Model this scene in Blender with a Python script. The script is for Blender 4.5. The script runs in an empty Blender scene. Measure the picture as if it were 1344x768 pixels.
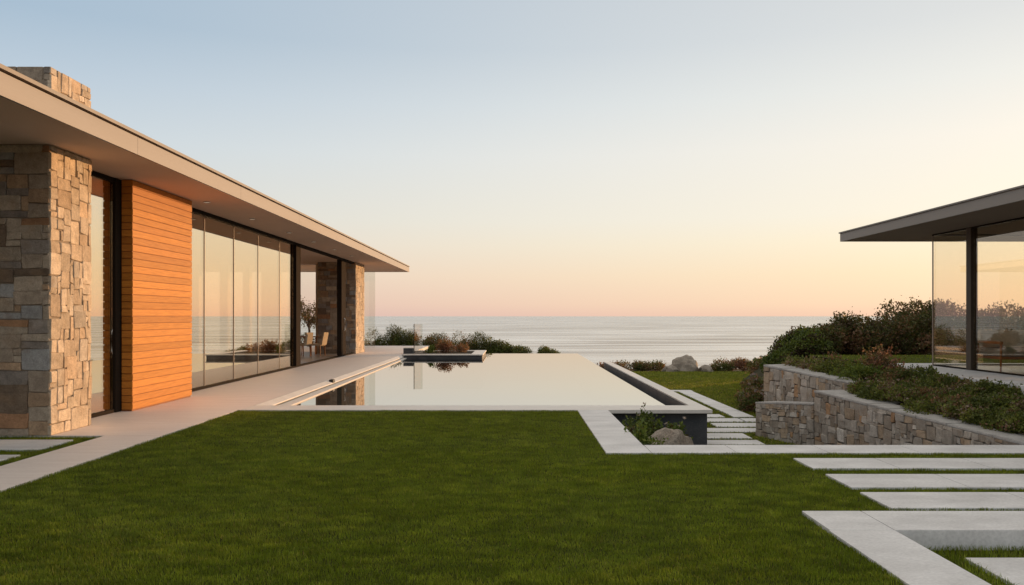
import bpy, bmesh, math, random
import numpy as np
from mathutils import Vector, Matrix

R = math.radians
random.seed(7)
rng = np.random.default_rng(11)
C = bpy.context.scene.collection
scene = bpy.context.scene

# ------------------------------------------------------------------ camera, sky, sun, exposure
CAM_H = 1.56
cam_data = bpy.data.cameras.new('camera')
cam = bpy.data.objects.new('camera', cam_data)
C.objects.link(cam)
cam.location = (0, 0, CAM_H)
cam.rotation_euler = (R(90), 0, 0)
cam_data.lens = 28
cam_data.sensor_width = 36
cam_data.shift_x = -0.0022
cam_data.shift_y = 0.0231
cam_data.clip_start = 0.1
cam_data.clip_end = 100000
scene.camera = cam

SUN_AZ, SUN_EL = R(46), R(3.7)
SUN_DIR = Vector((math.sin(SUN_AZ) * math.cos(SUN_EL), math.cos(SUN_AZ) * math.cos(SUN_EL), math.sin(SUN_EL)))
sun_data = bpy.data.lights.new('sun', 'SUN')
sun_data.energy = 4.3
sun_data.angle = R(0.6)
sun_data.color = (1.0, 0.57, 0.26)
sun = bpy.data.objects.new('sun', sun_data)
sun.rotation_euler = SUN_DIR.to_track_quat('Z', 'Y').to_euler()
sun.location = (60, 60, 30)
C.objects.link(sun)

def lin(r, g, b):
    def f(c):
        c /= 255.0
        return c / 12.92 if c <= 0.04045 else ((c + 0.055) / 1.055) ** 2.4
    return (f(r), f(g), f(b), 1.0)

world = bpy.data.worlds.new('World')
scene.world = world
world.use_nodes = True
wt = world.node_tree
wt.nodes.clear()
def wn(t, **k):
    n = wt.nodes.new(t)
    for a, v in k.items():
        setattr(n, a, v)
    return n
wl = wt.links.new
w_out = wn('ShaderNodeOutputWorld')
w_add = wn('ShaderNodeAddShader')
w_sky = wn('ShaderNodeTexSky', sky_type='NISHITA', sun_disc=False, sun_elevation=SUN_EL, sun_rotation=SUN_AZ,
           air_density=1.0, dust_density=1.5, ozone_density=2.0)
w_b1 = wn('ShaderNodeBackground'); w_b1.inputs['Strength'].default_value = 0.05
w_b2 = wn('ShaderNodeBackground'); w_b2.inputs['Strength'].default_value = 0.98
w_tc = wn('ShaderNodeTexCoord')
w_sep = wn('ShaderNodeSeparateXYZ')
wl(w_tc.outputs['Generated'], w_sep.inputs[0])
w_mul = wn('ShaderNodeVectorMath', operation='MULTIPLY'); w_mul.inputs[1].default_value = (1, 1, 0)
wl(w_tc.outputs['Generated'], w_mul.inputs[0])
w_nrm = wn('ShaderNodeVectorMath', operation='NORMALIZE'); wl(w_mul.outputs[0], w_nrm.inputs[0])
w_dot = wn('ShaderNodeVectorMath', operation='DOT_PRODUCT')
w_dot.inputs[1].default_value = (math.sin(SUN_AZ), math.cos(SUN_AZ), 0)
wl(w_nrm.outputs[0], w_dot.inputs[0])
w_map = wn('ShaderNodeMapRange'); w_map.inputs['From Min'].default_value = 0.1; w_map.inputs['From Max'].default_value = 1.0
wl(w_dot.outputs['Value'], w_map.inputs['Value'])
w_pow = wn('ShaderNodeMath', operation='POWER'); w_pow.inputs[1].default_value = 1.6
wl(w_map.outputs[0], w_pow.inputs[0])
def ramp(stops):
    n = wn('ShaderNodeValToRGB')
    e = n.color_ramp.elements
    while len(e) > 1:
        e.remove(e[-1])
    e[0].position, e[0].color = stops[0][0], lin(*stops[0][1])
    for p, c in stops[1:]:
        x = e.new(p); x.color = lin(*c)
    n.color_ramp.interpolation = 'LINEAR'
    wl(w_sep.outputs['Z'], n.inputs[0])
    return n
# colours of the evening sky by height (sine of elevation): away from the sun, and toward it
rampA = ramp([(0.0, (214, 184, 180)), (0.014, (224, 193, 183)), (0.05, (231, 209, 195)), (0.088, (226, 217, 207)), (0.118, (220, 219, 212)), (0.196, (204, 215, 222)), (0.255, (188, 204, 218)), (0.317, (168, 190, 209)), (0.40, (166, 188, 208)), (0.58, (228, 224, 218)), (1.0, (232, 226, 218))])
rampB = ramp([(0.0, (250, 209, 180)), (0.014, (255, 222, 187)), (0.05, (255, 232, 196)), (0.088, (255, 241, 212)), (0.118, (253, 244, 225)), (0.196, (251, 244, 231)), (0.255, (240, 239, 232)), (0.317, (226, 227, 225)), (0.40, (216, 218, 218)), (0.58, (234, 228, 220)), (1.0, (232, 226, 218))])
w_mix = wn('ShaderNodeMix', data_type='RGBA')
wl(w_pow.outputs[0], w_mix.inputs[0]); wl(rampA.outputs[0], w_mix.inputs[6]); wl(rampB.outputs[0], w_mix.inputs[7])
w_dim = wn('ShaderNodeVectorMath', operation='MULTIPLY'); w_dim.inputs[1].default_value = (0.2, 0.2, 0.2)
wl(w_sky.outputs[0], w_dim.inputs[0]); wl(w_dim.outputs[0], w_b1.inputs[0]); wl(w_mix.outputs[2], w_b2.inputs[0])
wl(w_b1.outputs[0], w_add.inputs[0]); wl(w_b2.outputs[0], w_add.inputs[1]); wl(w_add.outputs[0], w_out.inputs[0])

scene.view_settings.view_transform = 'Standard'
scene.view_settings.look = 'None'
scene.view_settings.exposure = 0.0
scene.view_settings.gamma = 1.0
scene.render.engine = 'CYCLES'
scene.cycles.max_bounces = 8
scene.cycles.transparent_max_bounces = 16
scene.cycles.use_denoising = True
scene.cycles.sample_clamp_indirect = 6
scene.cycles.caustics_reflective = False
scene.cycles.caustics_refractive = False

# ------------------------------------------------------------------ materials
class NT:
    def __init__(self, name):
        self.m = bpy.data.materials.new(name)
        self.m.use_nodes = True
        self.t = self.m.node_tree
        self.t.nodes.clear()
        self.out = self.t.nodes.new('ShaderNodeOutputMaterial')
    def n(self, t, **k):
        x = self.t.nodes.new(t)
        for a, v in k.items():
            setattr(x, a, v)
        return x
    def l(self, a, b):
        self.t.links.new(a, b)
    def pos(self, scale=(1, 1, 1)):
        g = self.n('ShaderNodeNewGeometry')
        m = self.n('ShaderNodeVectorMath', operation='MULTIPLY')
        m.inputs[1].default_value = scale
        self.l(g.outputs['Position'], m.inputs[0])
        return m.outputs[0]
    def noise(self, scale, detail=4, rough=0.55, vec=None, dist=0.0):
        x = self.n('ShaderNodeTexNoise')
        x.inputs['Scale'].default_value = scale
        x.inputs['Detail'].default_value = detail
        x.inputs['Roughness'].default_value = rough
        x.inputs['Distortion'].default_value = dist
        self.l(vec if vec is not None else self.pos(), x.inputs['Vector'])
        return x.outputs['Fac']
    def rng(self, v, a, b, c, d):
        x = self.n('ShaderNodeMapRange')
        self.l(v, x.inputs['Value'])
        for i, q in zip(('From Min', 'From Max', 'To Min', 'To Max'), (a, b, c, d)):
            x.inputs[i].default_value = q
        return x.outputs[0]
    def mixc(self, f, a, b, mode='MIX'):
        x = self.n('ShaderNodeMix', data_type='RGBA', blend_type=mode)
        for s, v in ((x.inputs[0], f), (x.inputs[6], a), (x.inputs[7], b)):
            if hasattr(v, 'node'):
                self.l(v, s)
            elif isinstance(v, (int, float)):
                s.default_value = v
            else:
                s.default_value = (*v[:3], 1)
        return x.outputs[2]
    def math(self, op, a, b):
        x = self.n('ShaderNodeMath', operation=op)
        for s, v in ((x.inputs[0], a), (x.inputs[1], b)):
            if hasattr(v, 'node'):
                self.l(v, s)
            else:
                s.default_value = v
        return x.outputs[0]
    def bump(self, h, strength, dist):
        x = self.n('ShaderNodeBump')
        x.inputs['Strength'].default_value = strength
        x.inputs['Distance'].default_value = dist
        self.l(h, x.inputs['Height'])
        return x.outputs[0]
    def pbsdf(self, col, rough=0.6, normal=None, spec=0.5, metal=0.0, **k):
        b = self.n('ShaderNodeBsdfPrincipled')
        if hasattr(col, 'node'):
            self.l(col, b.inputs['Base Color'])
        else:
            b.inputs['Base Color'].default_value = (*col[:3], 1)
        if hasattr(rough, 'node'):
            self.l(rough, b.inputs['Roughness'])
        else:
            b.inputs['Roughness'].default_value = rough
        b.inputs['Specular IOR Level'].default_value = spec
        b.inputs['Metallic'].default_value = metal
        if normal is not None:
            self.l(normal, b.inputs['Normal'])
        for a, v in k.items():
            b.inputs[a].default_value = v
        return b.outputs[0]
    def done(self, s):
        self.l(s, self.out.inputs['Surface'])
        return self.m
    def attr(self, name='col'):
        a = self.n('ShaderNodeAttribute'); a.attribute_name = name
        return a.outputs['Color']

def mat_stone(name):
    t = NT(name)
    col = t.attr()
    n1 = t.noise(9, 6, 0.65)
    n2 = t.noise(55, 4, 0.6)
    n3 = t.noise(3.3, 3, 0.5)
    c = t.mixc(1.0, col, t.mixc(t.rng(n1, 0.3, 0.7, 0, 1), (0.72, 0.70, 0.68), (1.22, 1.2, 1.17)), 'MULTIPLY')
    c = t.mixc(1.0, c, t.mixc(t.rng(n2, 0.3, 0.72, 0, 1), (0.8, 0.8, 0.8), (1.16, 1.16, 1.16)), 'MULTIPLY')
    c = t.mixc(t.rng(n3, 0.56, 0.76, 0, 0.4), c, (0.34, 0.21, 0.11))
    h = t.math('ADD', t.math('MULTIPLY', n1, 1.0), t.math('MULTIPLY', n2, 0.3))
    return t.done(t.pbsdf(c, 0.85, t.bump(h, 0.75, 0.028), 0.25))

def mat_mottled(name, a, b, scale=4, rough=0.7, bump=0.25, bscale=60, bdist=0.004, spec=0.35, stretch=(1, 1, 1), fine=0.12, metal=0.0):
    t = NT(name)
    v = t.pos(stretch)
    n1 = t.noise(scale, 5, 0.6, v)
    n2 = t.noise(bscale, 3, 0.6, v)
    c = t.mixc(t.rng(n1, 0.3, 0.7, 0, 1), a, b)
    c = t.mixc(1.0, c, t.mixc(t.rng(n2, 0.3, 0.7, 0, 1), (1 - fine,) * 3, (1 + fine,) * 3), 'MULTIPLY')
    return t.done(t.pbsdf(c, t.rng(n1, 0.3, 0.7, rough - 0.08, min(1, rough + 0.08)), t.bump(n2, bump, bdist), spec, metal))

def mat_wood(name, attr=True):
    t = NT(name)
    v = t.pos((3, 1.2, 26))
    n1 = t.noise(2.2, 6, 0.65, v, 0.4)
    n2 = t.noise(9, 4, 0.6, v)
    base = t.attr() if attr else None
    k = t.mixc(t.rng(n1, 0.3, 0.7, 0, 1), (0.80, 0.76, 0.72), (1.15, 1.15, 1.15))
    c = t.mixc(1.0, base if attr else (0.30, 0.125, 0.05), k, 'MULTIPLY')
    return t.done(t.pbsdf(c, t.rng(n2, 0.3, 0.7, 0.42, 0.6), t.bump(n2, 0.2, 0.003), 0.12))

def mat_leaf(name, trans=0.35):
    t = NT(name)
    c = t.attr()
    d = t.pbsdf(c, 0.55, None, 0.35)
    tr = t.n('ShaderNodeBsdfTranslucent')
    t.l(t.mixc(1.0, c, (1.15, 1.1, 0.6), 'MULTIPLY'), tr.inputs['Color'])
    m = t.n('ShaderNodeMixShader'); m.inputs[0].default_value = trans
    t.l(d, m.inputs[1]); t.l(tr.outputs[0], m.inputs[2])
    return t.done(m.outputs[0])

def mat_glass(name, r0, tint, refl=(1, 1, 1)):
    """thin pane face: Schlick reflection, the rest passes straight through"""
    t = NT(name)
    lw = t.n('ShaderNodeLayerWeight'); lw.inputs['Blend'].default_value = 0.5
    f = t.math('ADD', t.math('MULTIPLY', t.math('POWER', lw.outputs['Facing'], 5.0), 1 - r0), r0)
    tr = t.n('ShaderNodeBsdfTransparent'); tr.inputs['Color'].default_value = (*tint, 1)
    gl = t.n('ShaderNodeBsdfGlossy'); gl.inputs['Roughness'].default_value = 0.0
    gl.inputs['Color'].default_value = (*refl, 1)
    m = t.n('ShaderNodeMixShader')
    t.l(f, m.inputs[0])
    t.l(tr.outputs[0], m.inputs[1]); t.l(gl.outputs[0], m.inputs[2])
    return t.done(m.outputs[0])

def mat_pool_water(name):
    t = NT(name)
    n = t.noise(1.3, 2, 0.5, t.pos((1, 0.7, 1)))
    nb = t.bump(n, 0.02, 0.02)
    lw = t.n('ShaderNodeLayerWeight'); lw.inputs['Blend'].default_value = 0.5
    t.l(nb, lw.inputs['Normal'])
    f = t.math('ADD', t.math('MULTIPLY', t.math('POWER', lw.outputs['Facing'], 5.0), 0.26), 0.74)
    tr = t.n('ShaderNodeBsdfTransparent'); tr.inputs['Color'].default_value = (0.93, 0.96, 0.95, 1)
    gl = t.n('ShaderNodeBsdfGlossy'); gl.inputs['Roughness'].default_value = 0.0
    t.l(nb, gl.inputs['Normal'])
    m = t.n('ShaderNodeMixShader')
    t.l(f, m.inputs[0]); t.l(tr.outputs[0], m.inputs[1]); t.l(gl.outputs[0], m.inputs[2])
    return t.done(m.outputs[0])

def mat_ocean(name):
    t = NT(name)
    a = t.noise(1.0, 5, 0.6, t.pos((0.012, 0.05, 1)), 0.3)
    b = t.noise(1.0, 5, 0.62, t.pos((0.10, 0.38, 1)), 0.2)
    d = t.noise(1.0, 3, 0.6, t.pos((0.9, 1.9, 1)))
    h = t.math('ADD', t.math('MULTIPLY', a, 4.2), t.math('ADD', t.math('MULTIPLY', b, 1.8), t.math('MULTIPLY', d, 0.30)))
    band = t.noise(1.0, 4, 0.6, t.pos((0.006, 0.03, 1)), 1.2)
    rough = t.rng(band, 0.35, 0.65, 0.14, 0.34)
    nb = t.bump(h, 0.9, 1.0)
    df = t.n('ShaderNodeBsdfDiffuse'); t.l(t.mixc(t.rng(band, .35, .65, 0, 1), (0.09, 0.11, 0.135), (0.60, 0.55, 0.48)), df.inputs['Color'])
    gl = t.n('ShaderNodeBsdfGlossy'); t.l(rough, gl.inputs['Roughness']); gl.inputs['Color'].default_value = (0.92, 0.89, 0.845, 1)
    t.l(nb, gl.inputs['Normal']); t.l(nb, df.inputs['Normal'])
    m = t.n('ShaderNodeMixShader'); t.l(t.rng(band, .38, .62, .56, .92), m.inputs[0])
    t.l(df.outputs[0], m.inputs[1]); t.l(gl.outputs[0], m.inputs[2])
    return t.done(m.outputs[0])

def mat_granite(name):
    t = NT(name)
    n1 = t.noise(3.5, 6, 0.65)
    n2 = t.noise(38, 4, 0.7)
    c = t.mixc(t.rng(n1, 0.32, 0.68, 0, 1), (0.22, 0.18, 0.14), (0.43, 0.365, 0.295))
    c = t.mixc(1.0, c, t.mixc(t.rng(n2, 0.35, 0.65, 0, 1), (0.6, 0.6, 0.6), (1.25, 1.25, 1.25)), 'MULTIPLY')
    h = t.math('ADD', n1, t.math('MULTIPLY', n2, 0.25))
    return t.done(t.pbsdf(c, 0.85, t.bump(h, 0.8, 0.05), 0.25))

def mat_speckled(name):      # dark slate-coloured render of the pool walls, with pale specks
    t = NT(name)
    n1 = t.noise(2.5, 4, 0.6)
    n2 = t.noise(75, 2, 0.5)
    c = t.mixc(t.rng(n1, 0.3, 0.7, 0, 1), (0.052, 0.053, 0.056), (0.092, 0.092, 0.094))
    c = t.mixc(t.rng(n2, 0.62, 0.72, 0, 0.5), c, (0.28, 0.25, 0.21))
    return t.done(t.pbsdf(c, 0.6, t.bump(n2, 0.2, 0.003), 0.4))

M = {}
M['stone'] = mat_stone('ashlar_stone')
M['mortar'] = mat_mottled('mortar', (0.24, 0.19, 0.14), (0.33, 0.265, 0.20), 12, 0.9, 0.4, 80)
M['mortar_grey'] = mat_mottled('mortar_grey', (0.15, 0.13, 0.11), (0.22, 0.195, 0.165), 12, 0.9, 0.4, 80)
M['paving'] = mat_mottled('limestone_paving', (0.54, 0.52, 0.50), (0.75, 0.73, 0.71), 1.6, 0.72, 0.3, 36, 0.004, 0.3, (1, 1.8, 1), 0.11)
M['deck'] = mat_mottled('deck_stone', (0.72, 0.615, 0.54), (0.82, 0.725, 0.655), 1.2, 0.62, 0.3, 22, 0.003, 0.35, (0.9, 7, 1), 0.07)
M['coping'] = mat_mottled('coping_stone', (0.66, 0.61, 0.55), (0.75, 0.70, 0.64), 3, 0.6, 0.2, 50, 0.003, 0.35, (1, 1, 1), 0.06)
M['roof_metal'] = mat_mottled('fascia_metal', (0.24, 0.218, 0.208), (0.272, 0.247, 0.232), 0.8, 0.5, 0.05, 30, 0.001, 0.4, (1, 0.2, 3), 0.03)
M['pav_fascia'] = mat_mottled('pavilion_fascia', (0.235, 0.205, 0.18), (0.275, 0.24, 0.21), 0.8, 0.5, 0.05, 30, 0.001, 0.4, (1, 0.2, 3), 0.03)
M['pav_soffit'] = mat_mottled('pavilion_soffit', (0.25, 0.20, 0.165), (0.30, 0.245, 0.20), 1.2, 0.8, 0.1, 60, 0.002, 0.2, (1, 1, 1), 0.04)
M['roof_cap'] = mat_mottled('roof_cap_metal', (0.15, 0.13, 0.115), (0.19, 0.165, 0.145), 1.5, 0.45, 0.05, 30, 0.001, 0.5)
M['soffit'] = mat_mottled('soffit_plaster', (0.66, 0.49, 0.385), (0.72, 0.545, 0.435), 1.2, 0.8, 0.1, 60, 0.002, 0.2, (1, 1, 1), 0.04)
M['bronze'] = mat_mottled('dark_bronze', (0.022, 0.016, 0.012), (0.036, 0.027, 0.020), 3, 0.8, 0.05, 50, 0.001, 0.03, (1, 1, 0.2), 0.05)
M['bronze_mid'] = mat_mottled('brown_bronze', (0.055, 0.040, 0.027), (0.075, 0.054, 0.038), 3, 0.55, 0.05, 50, 0.001, 0.3, (1, 1, 0.2), 0.05)
M['bronze_light'] = mat_mottled('satin_bronze', (0.28, 0.21, 0.16), (0.36, 0.28, 0.22), 3, 0.35, 0.05, 50, 0.001, 0.5, (1, 1, 0.2), 0.05)
M['wood'] = mat_wood('cedar_boards')
M['furn_wood'] = mat_wood('furniture_wood', False)
M['glass'] = mat_glass('coated_glass', 0.60, (0.95, 0.89, 0.80), (1.0, 0.90, 0.75))
M['clear_glass'] = mat_glass('clear_glass', 0.03, (0.97, 0.975, 0.96))
M['screen_glass'] = mat_glass('screen_glass', 0.06, (0.92, 0.93, 0.91))
M['pav_glass'] = mat_glass('pavilion_glass', 0.09, (0.985, 0.95, 0.88))
M['water'] = mat_pool_water('pool_water')
M['pool_floor'] = mat_mottled('pool_plaster', (0.70, 0.74, 0.72), (0.76, 0.80, 0.78), 2, 0.7, 0.1, 40)
M['slate'] = mat_speckled('dark_slate_render')
M['ocean'] = mat_ocean('sea_water')
M['granite'] = mat_granite('granite')
M['soil'] = mat_mottled('soil', (0.030, 0.024, 0.016), (0.065, 0.05, 0.032), 6, 0.95, 0.8, 40, 0.02, 0.1, (1, 1, 1), 0.3)
M['turf'] = mat_mottled('turf_base', (0.030, 0.036, 0.005), (0.055, 0.060, 0.009), 7, 0.95, 0.8, 60, 0.02, 0.1, (1, 1, 1), 0.3)
M['scrub'] = mat_mottled('coastal_ground', (0.045, 0.042, 0.022), (0.09, 0.075, 0.045), 0.6, 0.95, 0.8, 12, 0.06, 0.1, (1, 1, 1), 0.3)
M['grass'] = mat_leaf('grass_blades', 0.35)
M['leaf'] = mat_leaf('foliage', 0.35)
M['bark'] = mat_mottled('bark', (0.06, 0.042, 0.03), (0.11, 0.08, 0.06), 12, 0.9, 0.6, 60, 0.01)
M['white_plaster'] = mat_mottled('interior_plaster', (0.62, 0.57, 0.50), (0.70, 0.65, 0.58), 1, 0.8, 0.1, 60, 0.002, 0.2, (1, 1, 1), 0.03)
M['int_floor'] = mat_mottled('interior_floor', (0.36, 0.29, 0.23), (0.45, 0.37, 0.30), 1.5, 0.35, 0.05, 30, 0.001, 0.5, (1, 4, 1), 0.05)
M['linen'] = mat_mottled('linen', (0.50, 0.40, 0.28), (0.58, 0.47, 0.34), 5, 0.9, 0.4, 120, 0.002, 0.2)
M['pale_linen'] = mat_mottled('pale_linen', (0.70, 0.63, 0.53), (0.78, 0.71, 0.61), 5, 0.9, 0.4, 120, 0.002, 0.2)
M['cushion'] = mat_mottled('grey_cushion', (0.26, 0.25, 0.24), (0.34, 0.33, 0.31), 5, 0.9, 0.4, 120, 0.002, 0.2)
M['black'] = mat_mottled('black_plastic', (0.012, 0.012, 0.012), (0.02, 0.02, 0.02), 5, 0.4, 0.1, 60)
M['steel'] = mat_mottled('brushed_steel', (0.45, 0.43, 0.40), (0.55, 0.53, 0.50), 5, 0.3, 0.1, 60, 0.001, 0.5, (1, 1, 8), 0.05, 0.9)
t = NT('downlight_lens'); e = t.n('ShaderNodeEmission'); e.inputs[0].default_value = (1, 0.78, 0.55, 1); e.inputs[1].default_value = 0.28
M['lens'] = t.done(e.outputs[0])

# ------------------------------------------------------------------ helpers
def link(name, me, mats, parent=None):
    o = bpy.data.objects.new(name, me)
    for m in (mats if isinstance(mats, (list, tuple)) else [mats]):
        me.materials.append(m)
    C.objects.link(o)
    if parent is not None:
        o.parent = parent
    return o

def tag(o, label=None, cat=None, group=None, kind=None):
    if label: o['label'] = label
    if cat: o['category'] = cat
    if group: o['group'] = group
    if kind: o['kind'] = kind
    return o

def empty(name, loc=(0, 0, 0), rz=0, **k):
    o = bpy.data.objects.new(name, None)
    o.empty_display_size = 0.2
    o.location = loc
    o.rotation_euler = (0, 0, rz)
    C.objects.link(o)
    return tag(o, **k)

class MB:
    """collects simple solids in one mesh"""
    def __init__(self):
        self.bm = bmesh.new()
    def box(self, x0, x1, y0, y1, z0, z1, bevel=0.0, seg=2):
        b = bmesh.new()
        bmesh.ops.create_cube(b, size=1)
        for v in b.verts:
            v.co = Vector((x0 + (v.co.x + .5) * (x1 - x0), y0 + (v.co.y + .5) * (y1 - y0), z0 + (v.co.z + .5) * (z1 - z0)))
        if bevel:
            bmesh.ops.bevel(b, geom=b.edges[:], offset=bevel, segments=seg, affect='EDGES', profile=0.6)
        self._merge(b)
        return self
    def prism(self, pts, z0, z1, bevel=0.0):
        b = bmesh.new()
        lo = [b.verts.new((x, y, z0)) for x, y in pts]
        hi = [b.verts.new((x, y, z1)) for x, y in pts]
        n = len(pts)
        b.faces.new(hi); b.faces.new(lo[::-1])
        for i in range(n):
            b.faces.new((lo[i], lo[(i + 1) % n], hi[(i + 1) % n], hi[i]))
        bmesh.ops.recalc_face_normals(b, faces=b.faces[:])
        if bevel:
            bmesh.ops.bevel(b, geom=b.edges[:], offset=bevel, segments=2, affect='EDGES')
        self._merge(b)
        return self
    def sweep_y(self, prof, y0, y1, x_shift0=0.0, x_shift1=0.0):
        """closed x,z profile swept along y"""
        b = bmesh.new()
        A = [b.verts.new((x + x_shift0, y0, z)) for x, z in prof]
        B = [b.verts.new((x + x_shift1, y1, z)) for x, z in prof]
        n = len(prof)
        b.faces.new(A); b.faces.new(B[::-1])
        for i in range(n):
            b.faces.new((A[i], B[i], B[(i + 1) % n], A[(i + 1) % n]))
        bmesh.ops.recalc_face_normals(b, faces=b.faces[:])
        self._merge(b)
        return self
    def tube(self, pts, radii, seg=8):
        b = self.bm
        rings = []
        for i, p in enumerate(pts):
            p = Vector(p)
            d = (Vector(pts[min(i + 1, len(pts) - 1)]) - Vector(pts[max(i - 1, 0)])).normalized()
            q = d.to_track_quat('Z', 'Y')
            r = radii[i] if isinstance(radii, (list, tuple)) else radii
            rings.append([b.verts.new(p + q @ Vector((r * math.cos(a), r * math.sin(a), 0))) for a in [2 * math.pi * k / seg for k in range(seg)]])
        for u, w in zip(rings[:-1], rings[1:]):
            for k in range(seg):
                b.faces.new((u[k], u[(k + 1) % seg], w[(k + 1) % seg], w[k]))
        b.faces.new(rings[0][::-1]); b.faces.new(rings[-1])
        return self
    def _merge(self, b):
        me = bpy.data.meshes.new('tmp')
        b.to_mesh(me); b.free()
        self.bm.from_mesh(me)
        bpy.data.meshes.remove(me)
    def build(self, name, m, parent=None, smooth=False):
        me = bpy.data.meshes.new(name)
        self.bm.to_mesh(me); self.bm.free()
        if smooth:
            for p in me.polygons:
                p.use_smooth = True
        return link(name, me, m, parent)

def vnoise(x, y, scale, seed):
    r = np.random.default_rng(seed)
    g = r.random((128, 128))
    u, v = np.asarray(x) * scale, np.asarray(y) * scale
    i, j = np.floor(u).astype(int), np.floor(v).astype(int)
    fu, fv = u - i, v - j
    fu, fv = fu * fu * (3 - 2 * fu), fv * fv * (3 - 2 * fv)
    i0, i1, j0, j1 = i % 128, (i + 1) % 128, j % 128, (j + 1) % 128
    return (g[i0, j0] * (1 - fu) + g[i1, j0] * fu) * (1 - fv) + (g[i0, j1] * (1 - fu) + g[i1, j1] * fu) * fv

def raw_mesh(name, verts, loops, starts, cols=None, smooth=False):
    me = bpy.data.meshes.new(name)
    me.vertices.add(len(verts))
    me.vertices.foreach_set('co', np.ascontiguousarray(verts, dtype=np.float32).ravel())
    me.loops.add(len(loops))
    me.loops.foreach_set('vertex_index', np.ascontiguousarray(loops, dtype=np.int32))
    me.polygons.add(len(starts))
    me.polygons.foreach_set('loop_start', np.ascontiguousarray(starts, dtype=np.int32))
    me.update(calc_edges=True)
    if cols is not None:
        a = me.attributes.new('col', 'FLOAT_COLOR', 'POINT')
        c4 = np.ones((len(verts), 4), dtype=np.float32)
        c4[:, :3] = cols
        a.data.foreach_set('color', c4.ravel())
    if smooth:
        me.polygons.foreach_set('use_smooth', np.ones(len(starts), dtype=bool))
    return me

# ---- stone facing: each stone is a raised, slightly irregular block; colour belongs to the stone, with sunlight painted in on the side faces
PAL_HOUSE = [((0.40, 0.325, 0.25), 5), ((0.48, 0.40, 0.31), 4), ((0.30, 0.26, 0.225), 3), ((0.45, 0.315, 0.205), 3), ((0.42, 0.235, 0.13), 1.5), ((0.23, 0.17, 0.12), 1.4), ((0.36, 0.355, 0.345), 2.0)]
PAL_SUNLIT = [((0.58, 0.47, 0.35), 5), ((0.63, 0.52, 0.40), 4), ((0.52, 0.41, 0.30), 3), ((0.57, 0.43, 0.30), 2), ((0.50, 0.43, 0.35), 1.5)]  # house stone made lighter and warmer: sunlight put into the side face colours
PAL_WALL = [((0.40, 0.355, 0.305), 5), ((0.48, 0.43, 0.375), 4), ((0.33, 0.28, 0.23), 3), ((0.42, 0.325, 0.235), 2.6), ((0.40, 0.25, 0.145), 0.4), ((0.57, 0.525, 0.47), .9)]
def pick(pal, r):
    tot = sum(w for _, w in pal); u = r.random() * tot
    for c, w in pal:
        u -= w
        if u <= 0:
            return c
    return pal[0][0]

def stone_face(acc, origin, U, V, N, W, H, cell, sizes, pal, seed, jit=0.012, gap=0.007, prot=0.022):
    r = random.Random(seed)
    O, U, V, N = Vector(origin), Vector(U), Vector(V), Vector(N)
    nc, nr = max(1, round(W / cell)), max(1, round(H / cell))
    cu, cv = W / nc, H / nr
    used = [[False] * nc for _ in range(nr)]
    for j in range(nr):
        for i in range(nc):
            if used[j][i]:
                continue
            w, h = r.choice(sizes)
            w = min(w, nc - i); h = min(h, nr - j)
            ww = 0
            while ww < w and not used[j][i + ww]:
                ww += 1
            w = ww
            for jj in range(j, j + h):
                for ii in range(i, i + w):
                    used[jj][ii] = True
            def J(edge): return r.uniform(-jit, jit) if not edge else 0.0
            q = []
            for (a, b, ea, eb) in ((i, j, i == 0, j == 0), (i + w, j, i + w == nc, j == 0), (i + w, j + h, i + w == nc, j + h == nr), (i, j + h, i == 0, j + h == nr)):
                q.append([a * cu + J(ea), b * cv + J(eb)])
            cx = sum(p[0] for p in q) / 4; cy = sum(p[1] for p in q) / 4
            sz = min(w * cu, h * cv)
            # rounded outline: 8 points, cut corners
            ring = []
            for k in range(4):
                p, nx, pv = q[k], q[(k + 1) % 4], q[(k - 1) % 4]
                for o in (pv, nx):
                    L = math.hypot(o[0] - p[0], o[1] - p[1])
                    f = r.uniform(0.03, 0.10) * sz / max(L, 1e-6)
                    ring.append([p[0] + (o[0] - p[0]) * f, p[1] + (o[1] - p[1]) * f])
            d = r.uniform(0.3, 1.0) * prot
            tiltu, tiltv = r.uniform(-.4, .4) * prot, r.uniform(-.4, .4) * prot
            base = len(acc['v'])
            col = pick(pal, r); k = r.uniform(0.82, 1.18)
            col = tuple(c * k for c in col)
            for lev in range(3):
                for (a, b) in ring:
                    du, dv = a - cx, b - cy
                    L = math.hypot(du, dv)
                    ins = gap if lev < 2 else gap + min(0.009, sz * 0.08)
                    s = max(0.2, (L - ins) / L)
                    dep = -0.03 if lev == 0 else (d - 0.009 if lev == 1 else d)
                    if lev:
                        dep += tiltu * du / max(w * cu, .01) + tiltv * dv / max(h * cv, .01)
                    p = O + U * (cx + du * s) + V * (cy + dv * s) + N * dep
                    acc['v'].append(p[:]); acc['c'].append(col)
            n8 = 8
            for lev in range(2):
                for k8 in range(n8):
                    a = base + lev * n8 + k8; b = base + lev * n8 + (k8 + 1) % n8
                    acc['f'].append((a, b, b + n8, a + n8))
            acc['f'].append(tuple(base + 2 * n8 + k8 for k8 in range(n8)))

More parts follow.
